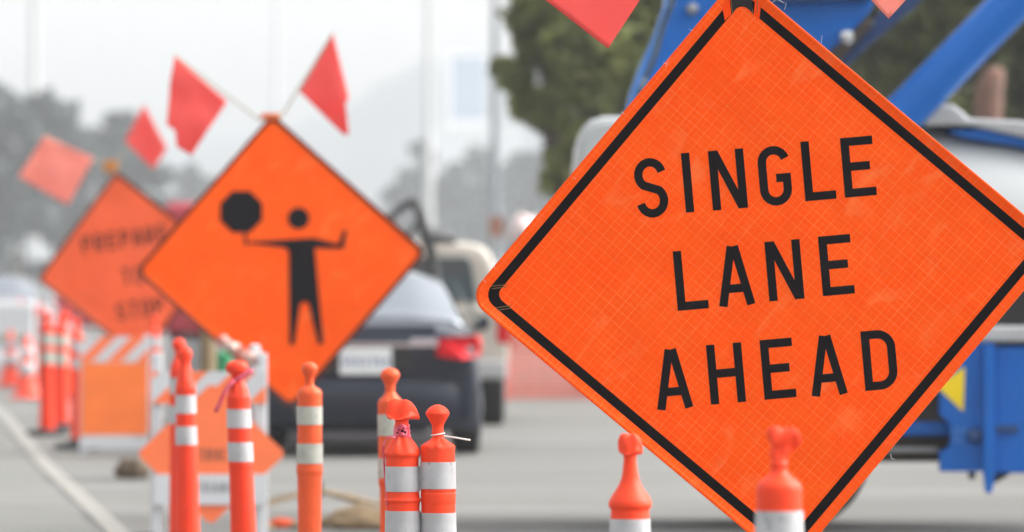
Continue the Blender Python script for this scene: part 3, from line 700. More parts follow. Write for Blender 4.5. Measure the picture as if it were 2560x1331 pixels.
# ------------------------------------------------------------------ barricades
def barricade(label, px0, px1, top, ground_row, board_rows, m, stripes):
    s = (ground_row-HZ)/CAM_H; Y = F/s; x0, x1 = WX(px0, Y), WX(px1, Y); cx = (x0+x1)/2; hw = (x1-x0)/2
    root = empty('barricade', (cx, Y, 0), label, 'barricade', 'white and orange folding barricades')
    zt = WZ(top, Y); z0, z1 = WZ(board_rows[1], Y), WZ(board_rows[0], Y)
    for side, y0, y1 in (('f', -.02, .02), ('b', .30, .34)):
        for sx in (-1, 1):
            q = MB(); x = sx*(hw-.025)
            ytop = .14 if side == 'f' else .18
            pts = [(x-.025, y0, 0), (x+.025, y0, 0), (x+.025, y1, 0), (x-.025, y1, 0), (x-.025, ytop-.02, zt), (x+.025, ytop-.02, zt), (x+.025, ytop+.02, zt), (x-.025, ytop+.02, zt)]
            q.add(pts, [(0,3,2,1),(4,5,6,7),(0,1,5,4),(1,2,6,5),(2,3,7,6),(3,0,4,7)]); q.build('leg', M['white_pl'], root, bevel=.006)
    yb = -.035
    def lean_y(z): return yb + .14*z/zt
    q = MB(); q.add([(-hw, lean_y(z0), z0), (hw, lean_y(z0), z0), (hw, lean_y(z1), z1), (-hw, lean_y(z1), z1), (-hw, lean_y(z0)+.02, z0), (hw, lean_y(z0)+.02, z0), (hw, lean_y(z1)+.02, z1), (-hw, lean_y(z1)+.02, z1)],
                    [(0,1,2,3),(7,6,5,4),(0,4,5,1),(1,5,6,2),(2,6,7,3),(3,7,4,0)]); bd = q.build('striped_board', M['white_pl'], root)
    q = MB(); wst = hw*.42; H_ = z1-z0
    for k in range(-3, 4):
        xa = k*wst*2 + stripes
        poly = [(xa, z0), (xa+wst, z0), (xa+wst+H_, z1), (xa+H_, z1)]
        pts = []
        # clip in x
        def clip(poly, lim, sgn):
            out = []
            for i in range(len(poly)):
                p, c = poly[i], poly[(i+1) % len(poly)]; ip, ic = sgn*p[0] <= sgn*lim, sgn*c[0] <= sgn*lim
                if ip: out.append(p)
                if ip != ic:
                    t_ = (lim-p[0])/(c[0]-p[0]); out.append((lim, p[1]+(c[1]-p[1])*t_))
            return out
        poly = clip(clip(poly, hw, 1), -hw, -1)
        if len(poly) > 2: q.add([(x, lean_y(z)-.002, z) for x, z in poly], [tuple(range(len(poly)))])
    q.build('stripe', m, bd)
    return root, Y, s, lean_y, hw, zt
# far barricade
r1, Y1, s1, ly1, hw1, zt1 = barricade('blurred barricade with a plain amber orange panel below the farthest sign', 198, 372, 838, 1140, (842, 905), M['barr_or'], -.30)
def panel(root, Y, ly, px0, px1, r0, r1, name, m, lift=.0, th=.012):
    x0, x1 = WX(px0, Y)-root.location.x, WX(px1, Y)-root.location.x; z0, z1 = WZ(r1, Y), WZ(r0, Y); q = MB()
    a = [(x0, ly(z0)-lift, z0), (x1, ly(z0)-lift, z0), (x1, ly(z1)-lift, z1), (x0, ly(z1)-lift, z1)]
    q.add(a + [(x, y+th, z) for x, y, z in a], [(0,1,2,3),(7,6,5,4),(0,4,5,1),(1,5,6,2),(2,6,7,3),(3,7,4,0)]); return q.build(name, m, root)
panel(r1, Y1, ly1, 203, 370, 907, 1088, 'orange_panel', M['barr_or2'], .004)
panel(r1, Y1, ly1, 200, 368, 1091, 1122, 'lower_board', M['white_pl'], .004)
# near barricade with a diamond
r2, Y2, s2, ly2, hw2, zt2 = barricade('barricade carrying a small orange diamond and a white name board behind the red posts', 378, 664, 884, 1350, (930, 1010), M['barr_or'], -.05)
panel(r2, Y2, ly2, 384, 668, 1186, 1262, 'name_board', M['white_pl'], .024)
D2 = MB(); cx2, cz2 = WX(528, Y2)-r2.location.x, WZ(1135, Y2); hd2 = 187/s2
cs = [(-1,0),(0,1),(1,0),(0,-1)]
dv = []
for k in range(4):
    a, c_ = Vector(cs[k-1]), Vector(cs[k]); e = Vector(cs[(k+1)%4])
    dv += [c_.lerp(a, .04), c_.lerp(e, .04)]
vs = [(cx2+p.x*hd2, ly2(cz2+p.y*hd2*.95)-.010, cz2+p.y*hd2*.95) for p in dv]
n = len(vs)
D2.add(vs + [(x, y+.004, z) for x, y, z in vs], [tuple(range(n)), tuple(range(2*n-1, n-1, -1))] + [(i, i+n, (i+1)%n+n, (i+1)%n) for i in range(n)])
dm = D2.build('diamond_panel', M['barr_or'], r2)
q = MB(); pos_r2 = lambda u, v, w: Vector((u, ly2(v)-.011-w, v))
add_text(q, pos_r2, 'CONSTRUCTION', cx2, cz2-.005, .066, .42, .17); q.build('lettering', M['grey_print'], dm)
q = MB(); pos_r3 = lambda u, v, w: Vector((u, ly2(v)-.026-w, v))
add_text(q, pos_r3, 'ENTRANCE', cx2, WZ(1218, Y2), .055, .5, .25); q.build('lettering', M['grey_text'], r2)

# ------------------------------------------------------------------ sandbags and litter on the ground
def blob(name, label, cat, px, row, size, m, group=None, lift=0, seed=0):
    Y = CAM_H*F/(row-HZ); q = MB(); bm = bmesh.new(); bmesh.ops.create_icosphere(bm, subdivisions=4, radius=1)
    for v in bm.verts:
        c = v.co; f = 1 + .16*noise.noise(c*1.6+Vector((seed,0,0))) + .05*noise.noise(c*5+Vector((seed,3,0)))
        z = c.z; z = max(z, -.55) if z < 0 else z
        v.co = Vector((c.x*size[0]*f, c.y*size[1]*f, (z+.55)*size[2]*f/1.55))
    me = bpy.data.meshes.new(name); bm.to_mesh(me); bm.free(); me.materials.append(m)
    for p in me.polygons: p.use_smooth = True
    o = bpy.data.objects.new(name, me); col.objects.link(o); o.location = (WX(px, Y), Y, lift)
    return tag(o, label, cat, group)
blob('sandbag', 'tan sandbag on the road behind the two sharp posts', 'sandbag', 905, 1322, (.19,.13,.13), M['sand'], 'sandbags', seed=1)
blob('sandbag', 'dark brown sandbag at the foot of the amber panel barricade', 'sandbag', 330, 1196, (.12,.1,.15), M['brownbag'], 'sandbags', seed=2)
blob('sandbag', 'black sandbag at the foot of the near barricade left leg', 'sandbag', 345, 1392, (.16,.12,.12), M['blackbag'], 'sandbags', seed=3)
rnd = random.Random(11)
for k, (px, row, sz, mm, lab) in enumerate(((640,1318,.07,'tube_faded','broken orange plastic scrap nearest the ribboned post'),(705,1320,.08,'tube_faded','broken orange plastic scrap left of the torn banded post'),
        (665,1326,.05,'sand','small tan clod between the two plastic scraps'),(835,1318,.09,'tan','brown wood scrap right of the torn banded post'),(745,1322,.05,'tan','small brown clod behind the torn banded post'))):
    blob('debris', lab, 'debris', px, row, (sz, sz*.7, sz*.7), M[mm], 'litter on the road', seed=20+k)

# things behind the near barricade
Yg = 40
root = empty('timber_stake', (WX(520,Yg), Yg, 0), 'rough brown timber stake standing behind the near barricade', 'stake')
q = MB(); q.tube([(0,0,0),(0.004,0,.5),(0,0,1.08)], [.055,.06,.05], 9); q.build('stake', M['tan'], root, smooth=True)
q = MB(); q.box((-.30,.06,0),(-.26,.09,1.0)); q.box((-.30,.05,.35),(.25,.06,.98)); q.build('weathered_board', M['truck_grey'], root)
root = empty('green_marker', (WX(560,38), 38, 0), 'slim green plastic post behind the mushroom topped post', 'post')
q = MB(); q.lathe([(.05,0),(.05,.2),(.05,.86),(.055,.88),(.055,.91),(.03,.93)], 20); q.build('post', M['green'], root, smooth=True)
Yt = 31.0
q = MB(); pth = []
for k in range(60):
    f = k/59; pth.append(W(550+95*f, 852+52*f, Yt) + Vector((.012*math.sin(k*1.1), .02*math.cos(k*1.3), .014*math.cos(k*.8))))
rr = [.018+.012*noise.noise(Vector((k*.35,0,0)))+.006*math.sin(k*.9) for k in range(60)]
q.tube(pth, rr, 9); tg = tag(q.build('barrier_tape', M['tape_tangle'], smooth=True), 'twisted red and white tape slung to the near barricade post', 'tape')
root = empty('white_marker', (WX(637,31.2), 31.2, 0), 'white rounded marker post at the right end of the near barricade', 'marker post')
q = MB(); q.lathe([(.035,0),(.033,.5),(.033,1.02),(.028,1.045),(.012,1.055)], 18); q.build('post', M['white_pl'], root, smooth=True)

# ------------------------------------------------------------------ cars
def loft(stations, name, m, root, subd=2, matfn=None, mats=None):
    """stations: list of (y, [(x,z)...] half profile from bottom centre to top centre)"""
    q = MB(); vs = []; n = len(stations[0][1]); ring = 2*n-2
    for y, pr in stations:
        for x, z in pr: vs.append((x, y, z))
        for x, z in pr[-2:0:-1]: vs.append((-x, y, z))
    fs = []
    for i in range(len(stations)-1):
        for j in range(ring):
            a, c = i*ring+j, i*ring+(j+1)%ring; fs.append((a, c, c+ring, a+ring))
    fs.append(tuple(range(ring))); fs.append(tuple(range((len(stations)-1)*ring, len(stations)*ring))[::-1])
    q.add(vs, fs); o = q.build(name, m, root, smooth=True, subd=subd, angle=180); return o
def wheel(root, x, y, rad, wid, name='wheel'):
    q = MB(); r = rad
    pr = [(r*.62,-wid/2),(r*.9,-wid/2),(r*.985,-wid/2+.02),(r,-wid/2+.045),(r,wid/2-.045),(r*.985,wid/2-.02),(r*.9,wid/2),(r*.62,wid/2)]
    q.lathe(pr, 32, (x, y, r), axis='x', cap=True); w = q.build('wheel', M['rubber'], root, smooth=True)
    q = MB(); q.lathe([(r*.60,-wid/2-.004),(r*.5,-wid/2-.012),(r*.2,-wid/2-.006),(r*.2,wid/2+.006),(r*.5,wid/2+.012),(r*.60,wid/2+.004)], 24, (x, y, r), axis='x'); q.build('rim', M['steel'], w, smooth=True)
def sedan(root, paint, glass, w=.91, roof=1.5, trunk=1.06, L=4.8, plate=True):
    def sec(sc, zb, z_mid, shoulder, zs, top, ht, zt):
        # bottom centre, bottom edge, sill, widest, shoulder, glass base, roof edge, top centre
        return [(0,zb),(sc*w*.86,zb),(sc*w*.985,zb+.12),(sc*w,z_mid),(sc*w*.985,shoulder),(sc*w*.92,zs),(ht,top),(ht*.5,zt),(0,zt+.008)]
    st = [(.00, sec(.93,.26,.52,.74,.86,.93,.62,.955)),
          (.06, sec(.97,.22,.52,.80,.92,.99,.68,1.02)),
          (.22, sec(1.0,.20,.52,.84,.96,1.035,.70,trunk)),
          (.62, sec(1.0,.19,.55,.88,.98,1.05,.70,trunk+.02)),
          (.80, sec(1.0,.19,.55,.90,1.0,1.10,.71,trunk+.07)),
          (1.35, sec(1.0,.19,.55,.90,1.01,roof-.13,.60,roof-.05)),
          (1.75, sec(1.0,.19,.55,.90,1.01,roof-.08,.58,roof-.005)),
          (2.5, sec(1.0,.19,.55,.90,1.0,roof-.08,.58,roof)),
          (2.95, sec(1.0,.19,.55,.90,1.0,roof-.14,.58,roof-.07)),
          (3.6, sec(1.0,.19,.55,.88,.98,1.03,.68,1.05)),
          (4.5, sec(.97,.20,.52,.76,.84,.87,.6,.89)),
          (L, sec(.84,.26,.48,.62,.68,.70,.5,.71))]
    loft(st, 'body', paint, root)
    # rear glass, follows the body between trunk and roof
    q = MB(); K = 12; vs = []
    def prof_at(y):
        for (ya, pa), (yb, pb) in zip(st, st[1:]):
            if ya <= y <= yb:
                f = (y-ya)/(yb-ya); return [(p[0]+(q_[0]-p[0])*f, p[1]+(q_[1]-p[1])*f) for p, q_ in zip(pa, pb)]
    for i in range(K+1):
        y = .66+.92*i/K; p = prof_at(y); k = .30+.15*i/K
        h_ = [(p[5][0]+(p[6][0]-p[5][0])*k, p[5][1]+(p[6][1]-p[5][1])*k), p[6], p[7], p[8]]
        row = [(-x, y-.012, z+.012) for x, z in h_] + [(x, y-.012, z+.012) for x, z in h_[2::-1]]
        vs += row
    q.add(vs, [(i*7+j, i*7+j+1, (i+1)*7+j+1, (i+1)*7+j) for i in range(K) for j in range(6)])
    o = q.build('rear_window', glass, root, smooth=True, angle=180); sm = o.modifiers.new('glass', 'SOLIDIFY'); sm.thickness = .02
    # side windows
    for sx in (-1, 1):
        q = MB(); q.add([(sx*.905,1.5,1.03),(sx*.905,3.2,1.03),(sx*.70,2.7,1.40),(sx*.70,1.75,1.40)], [(0,1,2,3)]); oo = q.build('side_window', M['darkglass'], root)
        mm = oo.modifiers.new('glass', 'SOLIDIFY'); mm.thickness = .02; mm.offset = 1
    return st
YC = 45.0; XC = WX(917, YC)
car = empty('sedan', (XC, YC, 0), 'dark navy sedan seen from behind beside the flagger sign', 'car', None, rz=R(1.2))
sedan(car, M['car_dark'], M['carglass'])
q = MB()
# bumper
pb = []
K = 16
for i in range(K+1):
    s_ = -1+2*i/K; x = s_*.905; yb_ = -.07+.20*abs(s_)**4
    pb.append([(x, yb_+.06, .20), (x, yb_+.01, .27), (x, yb_, .42), (x, yb_+.005, .56), (x, yb_+.05, .62), (x, yb_+.14, .63)])
vs = [p for r_ in pb for p in r_]; q.add(vs, [(i*6+j, (i+1)*6+j, (i+1)*6+j+1, i*6+j+1) for i in range(K) for j in range(5)])
o = q.build('bumper', M['car_dark'], car, smooth=True, angle=180); sm = o.modifiers.new('thick', 'SOLIDIFY'); sm.thickness = .03; sm.offset = -1
q = MB(); q.box((-.62,-.06,.13),(.62,.02,.205)); q.build('lower_valance', M['valance'], car, bevel=.015)
q = MB(); q.prism([(-.36,.665),(.36,.665),(.36,.86),(-.36,.86)], -.012, .05); q.build('plate_recess', M['car_trim'], car, bevel=.02)
q = MB(); q.box((-.215,-.022,.655),(.195,-.013,.865)); pl = q.build('license_plate', M['plate'], car, bevel=.006)
q = MB(); posp = lambda u, v, w: Vector((u, -.0225-w, v))
add_text(q, posp, '5EH3764', -.01, .757, .078, .5, .22); q.build('plate_number', M['plate_blue'], pl)
q = MB(); q.box((-.58,-.02,.872),(.58,.01,.905)); q.build('chrome_strip', M['chrome'], car, bevel=.008)
q = MB(); q.box((-.55,.055,.985),(.55,.16,1.045)); q.build('trunk_spoiler', M['car_dark'], car, bevel=.02)
for sx in (-1, 1):
    q = MB()
    pts = [(sx*.56,-.045,.80),(sx*.75,-.04,.775),(sx*.855,.03,.79),(sx*.90,.22,.83),(sx*.89,.22,.95),(sx*.84,.02,.965),(sx*.70,-.015,.955),(sx*.58,-.035,.94)]
    q.add(pts, [tuple(range(8))]); o = q.build('tail_lamp', M['red_lamp'], car); sm = o.modifiers.new('thick', 'SOLIDIFY'); sm.thickness = .05; sm.offset = 0
    q = MB(); x0, x1 = sorted((sx*.34, sx*.555)); q.box((x0,-.012,.885),(x1,.03,.94)); q.build('reverse_lamp', M['chrome'], car, bevel=.012)
    wheel(car, sx*.80, .98, .335, .22); wheel(car, sx*.80, 3.75, .335, .22)
    q = MB(); q.tube([(sx*.5,-.04,.20),(sx*.5,.10,.20)], .03, 12); q.build('exhaust', M['chrome'], car, smooth=True)
    q = MB(); q.box((sx*.93-.09*(sx<0),2.9,.98),(sx*.93+.09*(sx>0)+.0,3.02,1.10)); q.build('mirror', M['car_dark'], car, bevel=.03)

# pickup
YPK = 54.0; sp = F/YPK; XP = WX(1016, YPK)
pk = empty('pickup_truck', (XP, YPK, 0), 'beige pickup truck with a black rack in its bed ahead of the sedan', 'pickup truck')
w = .97
q = MB(); q.box((-w,0,.62),(w,.06,1.155)); q.build('tailgate', M['beige'], pk, bevel=.03)
for sx in (-1, 1):
    q = MB(); x0, x1 = sorted((sx*w, sx*(w-.10))); q.box((x0,.061,.62),(x1,2.0,1.165)); q.build('bed_side', M['beige'], pk, bevel=.03)
    q = MB(); x0, x1 = sorted((sx*(w-.11), sx*(w+.003))); q.box((x0,-.012,.80),(x1,.03,1.08)); q.build('tail_lamp', M['red_lamp'], pk, bevel=.01)
    wheel(pk, sx*.80, 1.0, .40, .26); wheel(pk, sx*.80, 4.2, .40, .26)
q = MB(); q.box((-w+.1,.061,.60),(w-.1,2.0,.66)); q.build('bed_floor', M['dark'], pk)
q = MB(); q.box((-w+.01,-.14,.46),(w-.01,-.01,.64)); q.build('bumper', M['bumper_grey'], pk, bevel=.03)
q = MB(); q.box((w-.34,-.05,.92),(w-.24,-.001,1.01)); q.build('tailgate_latch', M['dark'], pk, bevel=.02)
def cabsec(sc, zt): return [(0,.5),(.93*sc,.5),(.96*sc,.7),(.96*sc,1.0),(.95*sc,1.16),(.80*sc,zt-.10),(.68*sc,zt-.01),(0,zt+.01)]
loft([(2.02,cabsec(.99,1.75)),(2.06,cabsec(1,1.77)),(2.3,cabsec(1,1.79)),(3.1,cabsec(1,1.79)),(3.5,cabsec(1,1.70)),(3.95,cabsec(1,1.22)),(5.1,cabsec(.98,1.10)),(5.25,cabsec(.93,.95))], 'cab', M['beige'], pk, 2)
q = MB()
for (xa, xb) in ((-.62,.62),):
    poly = [(-.66,1.20),(.66,1.20),(.60,1.58),(.54,1.62),(-.54,1.62),(-.60,1.58)]
    q.prism(poly, 1.985, 2.02)
q.build('rear_window', M['darkglass'], pk, bevel=.01)
def rk(x, y): return (WX(x, YPK+1.2)-XP, 1.2, WZ(y, YPK+1.2))
q = MB(); q.tube([rk(1098,760), rk(1080,640), rk(1052,540), rk(1034,500)], [.055,.055,.055,.035], 8); q.tube([rk(1034,500), rk(1005,520), rk(975,540), rk(940,640), rk(930,760)], [.035,.04,.03,.035,.035], 8)
q.tube([rk(1006,610), rk(985,570), rk(978,540)], .03, 8); q.tube([rk(1052,545), rk(1005,610), rk(960,700)], .025, 8)
q.tube([rk(1050,600), rk(1085,598), rk(1140,604)], [.05,.05,.03], 8)
q.build('equipment_rack', M['dark'], pk, smooth=True)
q = MB(); q.add([rk(1066,566), rk(1128,578), rk(1142,600), rk(1072,592)], [(0,1,2,3)]); o = q.build('rack_cover', M['truck_grey'], pk); sm = o.modifiers.new('thick','SOLIDIFY'); sm.thickness = .3

# red box truck behind the signs
YR = 72.0; rv = empty('box_truck', (WX(530,YR), YR, 0), 'red box truck mostly hidden between the flagger sign and the farthest sign', 'truck')
q = MB(); q.box((-.62,0,.7),(.62,3.4,2.38)); q.build('cargo_box', M['redpaint'], rv, bevel=.10)
q = MB(); q.box((-.58,-.05,.45),(.58,.0,.69)); q.build('bumper', M['dark'], rv, bevel=.02)
for sx in (-1, 1): wheel(rv, sx*.5, .7, .36, .22)
q = MB(); q.box((-.56,3.41,.6),(.56,4.9,1.8)); q.build('cab', M['redpaint'], rv, bevel=.2)

# far cars on the left and right
def simple_car(label, px, Y, paint, rz=0, scale=1):
    r = empty('parked_car', (WX(px, Y), Y, 0), label, 'car', 'cars standing far down the road', rz=rz); sedan(r, paint, M['carglass'], roof=1.45)
    for sx in (-1, 1):
        wheel(r, sx*.80, .98, .32, .2); wheel(r, sx*.80, 3.7, .32, .2)
        q = MB(); q.box((sx*.74-.14,-.005,.78),(sx*.74+.14,.05,.93)); q.build('tail_lamp', M['red_lamp'], r, bevel=.02)
    return r
simple_car('pale silver car at the left edge behind the white barrier', -30, 96, M['silver'])
simple_car('dark blue car far off left of the pickup, half hidden by the flagger sign', 770, 120, M['car_dark'])
simple_car('white car far off above the orange fence, blurred by haze', 1205, 150, M['whitepaint'])
simple_car('red tinted far car at far left in the haze', 210, 140, M['redpaint'])
# dark van with pale load
YV = 112.0; vn = empty('van', (WX(1375,YV), YV, 0), 'dark van with pale roof bundle, seen just left of the near sign', 'van')
def vsec(sc): return [(0,.3),(.88*sc,.3),(.92*sc,.6),(.92*sc,1.2),(.80*sc,1.95),(.70*sc,2.12),(0,2.16)]
loft([(0,vsec(.94)),(.1,vsec(1)),(3,vsec(1)),(3.9,[(0,.3),(.88,.3),(.92,.6),(.92,1.0),(.82,1.15),(.7,1.25),(0,1.3)]),(4.7,[(0,.35),(.8,.35),(.86,.6),(.86,.8),(.78,.9),(.6,.95),(0,.97)])], 'body', M['car_dark'], vn, 2)
q = MB(); q.prism([(-.66,1.25),(.66,1.25),(.60,1.85),(-.60,1.85)], -.02, .05); q.build('rear_window', M['darkglass'], vn, bevel=.02)
for sx in (-1, 1): wheel(vn, sx*.78, .9, .35, .22); wheel(vn, sx*.78, 3.7, .35, .22)
bl = blob('roof_bundle', 'pale pinkish bundle on the roof of the dark van', 'bundle', 1312, 1000, (.36,.8,.6), mat('pale_bundle', (.66,.52,.50), .8, bump=.3), seed=9)
bl.location = (WX(1318,YV), YV+1.4, 2.08)
YO = 108.0; os_ = empty('small_sign', (WX(1241,YO), YO, 0), 'tiny orange sign on a thin post far beside the dark van', 'road sign')
q = MB(); q.prism([(-.13,2.2),(.13,2.2),(.13,2.58),(-.13,2.58)], -.02, .0); q.build('panel', M['faded_sign'], os_)
q = MB(); q.tube([(0,.03,0),(0,.03,2.55)], .03, 8); q.build('post', M['steel'], os_, smooth=True)

# ------------------------------------------------------------------ orange mesh fence
YF = 66.0; fx0, fx1 = WX(1266,YF), WX(1850,YF); fr = empty('mesh_fence', (fx0, YF, 0), 'orange plastic mesh fence on the road right of the pickup', 'fence')
q = MB(); L_ = fx1-fx0; nx = 54; nz_ = 20; Ht = 1.15
for i in range(nx+1):
    x = L_*i/nx; q.box((x-.011, .03*math.sin(x*4)-.003, .02), (x+.011, .03*math.sin(x*4)+.003, Ht))
for k in range(nz_+1):
    z = .03+(Ht-.04)*k/nz_
    for i in range(nx):
        xa, xb = L_*i/nx+.011, L_*(i+1)/nx-.011; ya = .03*math.sin(L_*(i+.5)/nx*4)
        q.box((xa, ya-.003, z-.011), (xb, ya+.003, z+.011))
q.build('mesh_panel', M['mesh_or'], fr, recalc=False)
for x in (0, L_*.5, L_):
    q = MB(); q.tube([(x,.06,0),(x,.06,1.25)], .025, 8); q.build('post', M['cone'], fr, smooth=True)

# ------------------------------------------------------------------ cones and tall posts at the far left
def cone(px, row, htm, label):
    Y = CAM_H*F/(row-HZ); r = empty('traffic_cone', (WX(px,Y), Y, 0), label, 'traffic cone', 'orange cones down the left side'); k = htm/.71
    q = MB(); q.lathe([(.15*k,.03),(.135*k,.06),(.03*k,.70*k),(.022*k,.71*k)], 22); q.build('cone_body', M['cone'], r, smooth=True)
    q = MB(); q.lathe([(.115*k,.20*k),(.0675*k,.45*k)], 22, cap=False); 
    c = r
    for a, bb in ((.26,.40),(.47,.57)):
        q = MB(); f = lambda z: (.135+(.03-.135)*(z-.085)/(.70-.085))*k+.004
        q.lathe([(f(a), a*k), (f(bb), bb*k)], 22, cap=False); o = q.build('reflective_collar', M['band'], r, smooth=True); sm = o.modifiers.new('t','SOLIDIFY'); sm.thickness = .003
    q = MB(); q.box((-.19*k,-.19*k,0),(.19*k,.19*k,.03)); q.build('base', M['cone'], r, bevel=.01)
cone(26, 966, .74, 'blurred orange cone at the far left edge')
cone(68, 996, .74, 'blurred orange cone left of the twin tall posts, nearest of the cones')
cone(172, 950, .74, 'blurred orange cone right behind the twin tall posts')
cone(98, 880, .74, 'small far orange cone seen just above the nearest cone')
cone(20, 850, .74, 'faint far orange cone near the left edge below the silver car')
cone(48, 812, .74, 'faintest far orange cone behind the white barrier')
for px, row, top, lab in ((118, 1090, 778, 'blurred orange tall post on a black base, left of two at far left'), (152, 1074, 782, 'blurred orange tall post on a black base, right of two at far left')):
    Y = CAM_H*F/(row-HZ); s_ = F/Y
    post(lab, px, top, s_, [(top,3),(top+5,10),(top+14,11),(top+22,8),(top+34,14),(top+45,17),(top+150,17),(row-60,19)], [(top+56,top+86),(top+100,top+132)], M['tube_red'], M['band_dirty'])
for px, Y, lab in ((100, 74, 'faint orange post behind the left tall post'), (192, 47, 'blurred orange post beside the amber panel barricade'), (386, 50, 'blurred orange post between the two barricades'), (52, 88, 'faint pinkish orange post rising over the white barrier'), (14, 100, 'faintest orange post at the left edge of the photo'), (72, 112, 'tiny far orange post beside the silver car'), (168, 66, 'blurred orange post right of the twin tall posts')):
    s_ = F/Y; tp = HZ+.33*s_
    post(lab, px, tp, s_, [(tp,2),(tp+.02*s_,.03*s_),(tp+.05*s_,.03*s_),(tp+.09*s_,.02*s_),(tp+.14*s_,.045*s_),(tp+.5*s_,.045*s_),(tp+.9*s_,.048*s_)], [(tp+.19*s_,tp+.28*s_),(tp+.33*s_,tp+.42*s_)], M['tube_or'], M['band'])
YB = 84; bx0, bx1 = WX(-90,YB), WX(86,YB)
br = empty('water_barrier', ((bx0+bx1)/2, YB, 0), 'white plastic water filled barrier at the left edge behind the cones', 'barrier')
q = MB(); hw_ = (bx1-bx0)/2; vs = []
pr = [(-.30,.0),(-.30,.18),(-.16,.42),(-.10,1.0),(-.07,1.06),(.07,1.06),(.10,1.0),(.16,.42),(.30,.18),(.30,0)]
q.add([(-hw_, y, z) for y, z in pr] + [(hw_, y, z) for y, z in pr], [tuple(range(10)), tuple(range(19,9,-1))] + [(i, (i+1)%10, (i+1)%10+10, i+10) for i in range(10)])
q.build('barrier_body', M['white_pl'], br, bevel=.02)
q = MB(); q.box((-hw_+.08,-.20,.50),(hw_-.08,-.128,.60)); q.build('recessed_band', M['band_dirty'], br, bevel=.01)

# ------------------------------------------------------------------ the blue and white crane truck
YT = 31.6
X0 = WX(2000, YT); tr = empty('utility_truck', (X0, YT, 0), 'blue and white boom truck standing behind the near sign', 'truck')
def tx(px): return WX(px, YT)-X0
def tz(py): return WZ(py, YT)
def pp(l): return [(tx(x), tz(y)) for x, y in l]
def tprism(l, y0, y1, name, m, bevel=.012, parent=None):
    q = MB(); q.prism(pp(l), y0, y1); return q.build(name, m, parent or tr, bevel=bevel, smooth=False)
# white cab at left with rounded corner
q = MB(); prc = []
cab = [(1437,470),(1440,400),(1446,350),(1456,320),(1475,300),(1505,290),(1560,288),(1900,288),(1990,330),(2010,960),(1460,960),(1440,930)]
q.prism(pp(cab), .1, 2.1); cb = q.build('cab', M['truck_white'], tr, bevel=.05)
q = MB(); q.prism(pp([(1560,420),(1860,420),(1860,640),(1540,640)]), .07, .099); q.build('cab_window', M['darkglass'], cb, bevel=.01)
# round white tank on the right, tilted a little down to the right
q = MB(); ca, cbb = Vector((tx(2120), .75, tz(560))), Vector((tx(2900), .75, tz(665)))
dirv = (cbb-ca).normalized(); nrm = Vector((-dirv.z, 0, dirv.x)); side_ = Vector((0,1,0)); pr = [(0,.30),(.03,.48),(.10,.585),(.22,.625),(.8,.64),(1.55,.64),(1.72,.60),(1.75,.4),(1.76,.05)]
vs = []; NN = 40
for d, r_ in pr:
    for k in range(NN):
        a = 2*math.pi*k/NN; vs.append(ca + dirv*d + nrm*r_*math.cos(a) + side_*r_*math.sin(a)*1.0)
fs = [(i*NN+k, i*NN+(k+1)%NN, (i+1)*NN+(k+1)%NN, (i+1)*NN+k) for i in range(len(pr)-1) for k in range(NN)] + [tuple(range(NN)), tuple(range((len(pr)-1)*NN, len(pr)*NN))]
q.add(vs, fs); tk = q.build('tank', M['truck_white'], tr, smooth=True, angle=50)
tprism([(2380,322),(2480,318),(2700,372),(2700,408),(2560,362),(2420,340)], .35, 1.15, 'blue_rail', M['blue'], .006)
tprism([(2292,300),(2320,264),(2345,256),(2392,258),(2418,276),(2432,292),(2560,298),(2720,330),(2720,380),(2560,338),(2440,312),(2380,310),(2330,312)], .30, 1.2, 'lid', M['truck_grey'], .02)
# boom turret
tprism([(1700,-60),(1692,0),(1668,60),(1650,130),(1625,190),(1602,250),(1590,330),(1590,420),(2010,420),(2050,148),(2120,96),(2188,20),(2215,-60)], .45, .95, 'turret_plate', M['blue'], .02)
tprism([(1672,-60),(1688,-60),(1680,0),(1656,60),(1638,130),(1612,190),(1588,250),(1576,330),(1560,330),(1580,230),(1604,160),(1640,80),(1668,0)], .50, .90, 'turret_flange', M['blue_hi'], .004)
tprism([(1880,-60),(2230,-60),(2190,-10),(1930,-2),(1885,-20)], .36, .44, 'turret_lip', M['navy'], .01)
tprism([(2010,420),(2010,250),(2120,130),(2230,10),(2290,-60),(2370,-60),(2290,20),(2180,110),(2100,190),(2060,420)], .55, .86, 'boom', M['navy'], .02)
tprism([(2052,190),(2060,140),(2180,40),(2200,48),(2135,120),(2084,178)], .45, .53, 'linkage', M['grease'], .01)
for (x, y, m_, r_) in ((2126,84,'chrome',.045),(1737,14,'steel',.034)):
    q = MB(); q.lathe([(r_,.0),(r_,-.03),(r_*.7,-.05),(r_*.2,-.055)], 20, (tx(x), .445, tz(y)), axis='y'); q.build('bolt', M[m_], tr, smooth=True)
q = MB(); a, c = Vector((tx(2205), .30, tz(345))), Vector((tx(2700), .30, tz(-160)))
q.tube([a, c], .118, 28); q.build('lift_cylinder', M['blue'], tr, smooth=True)
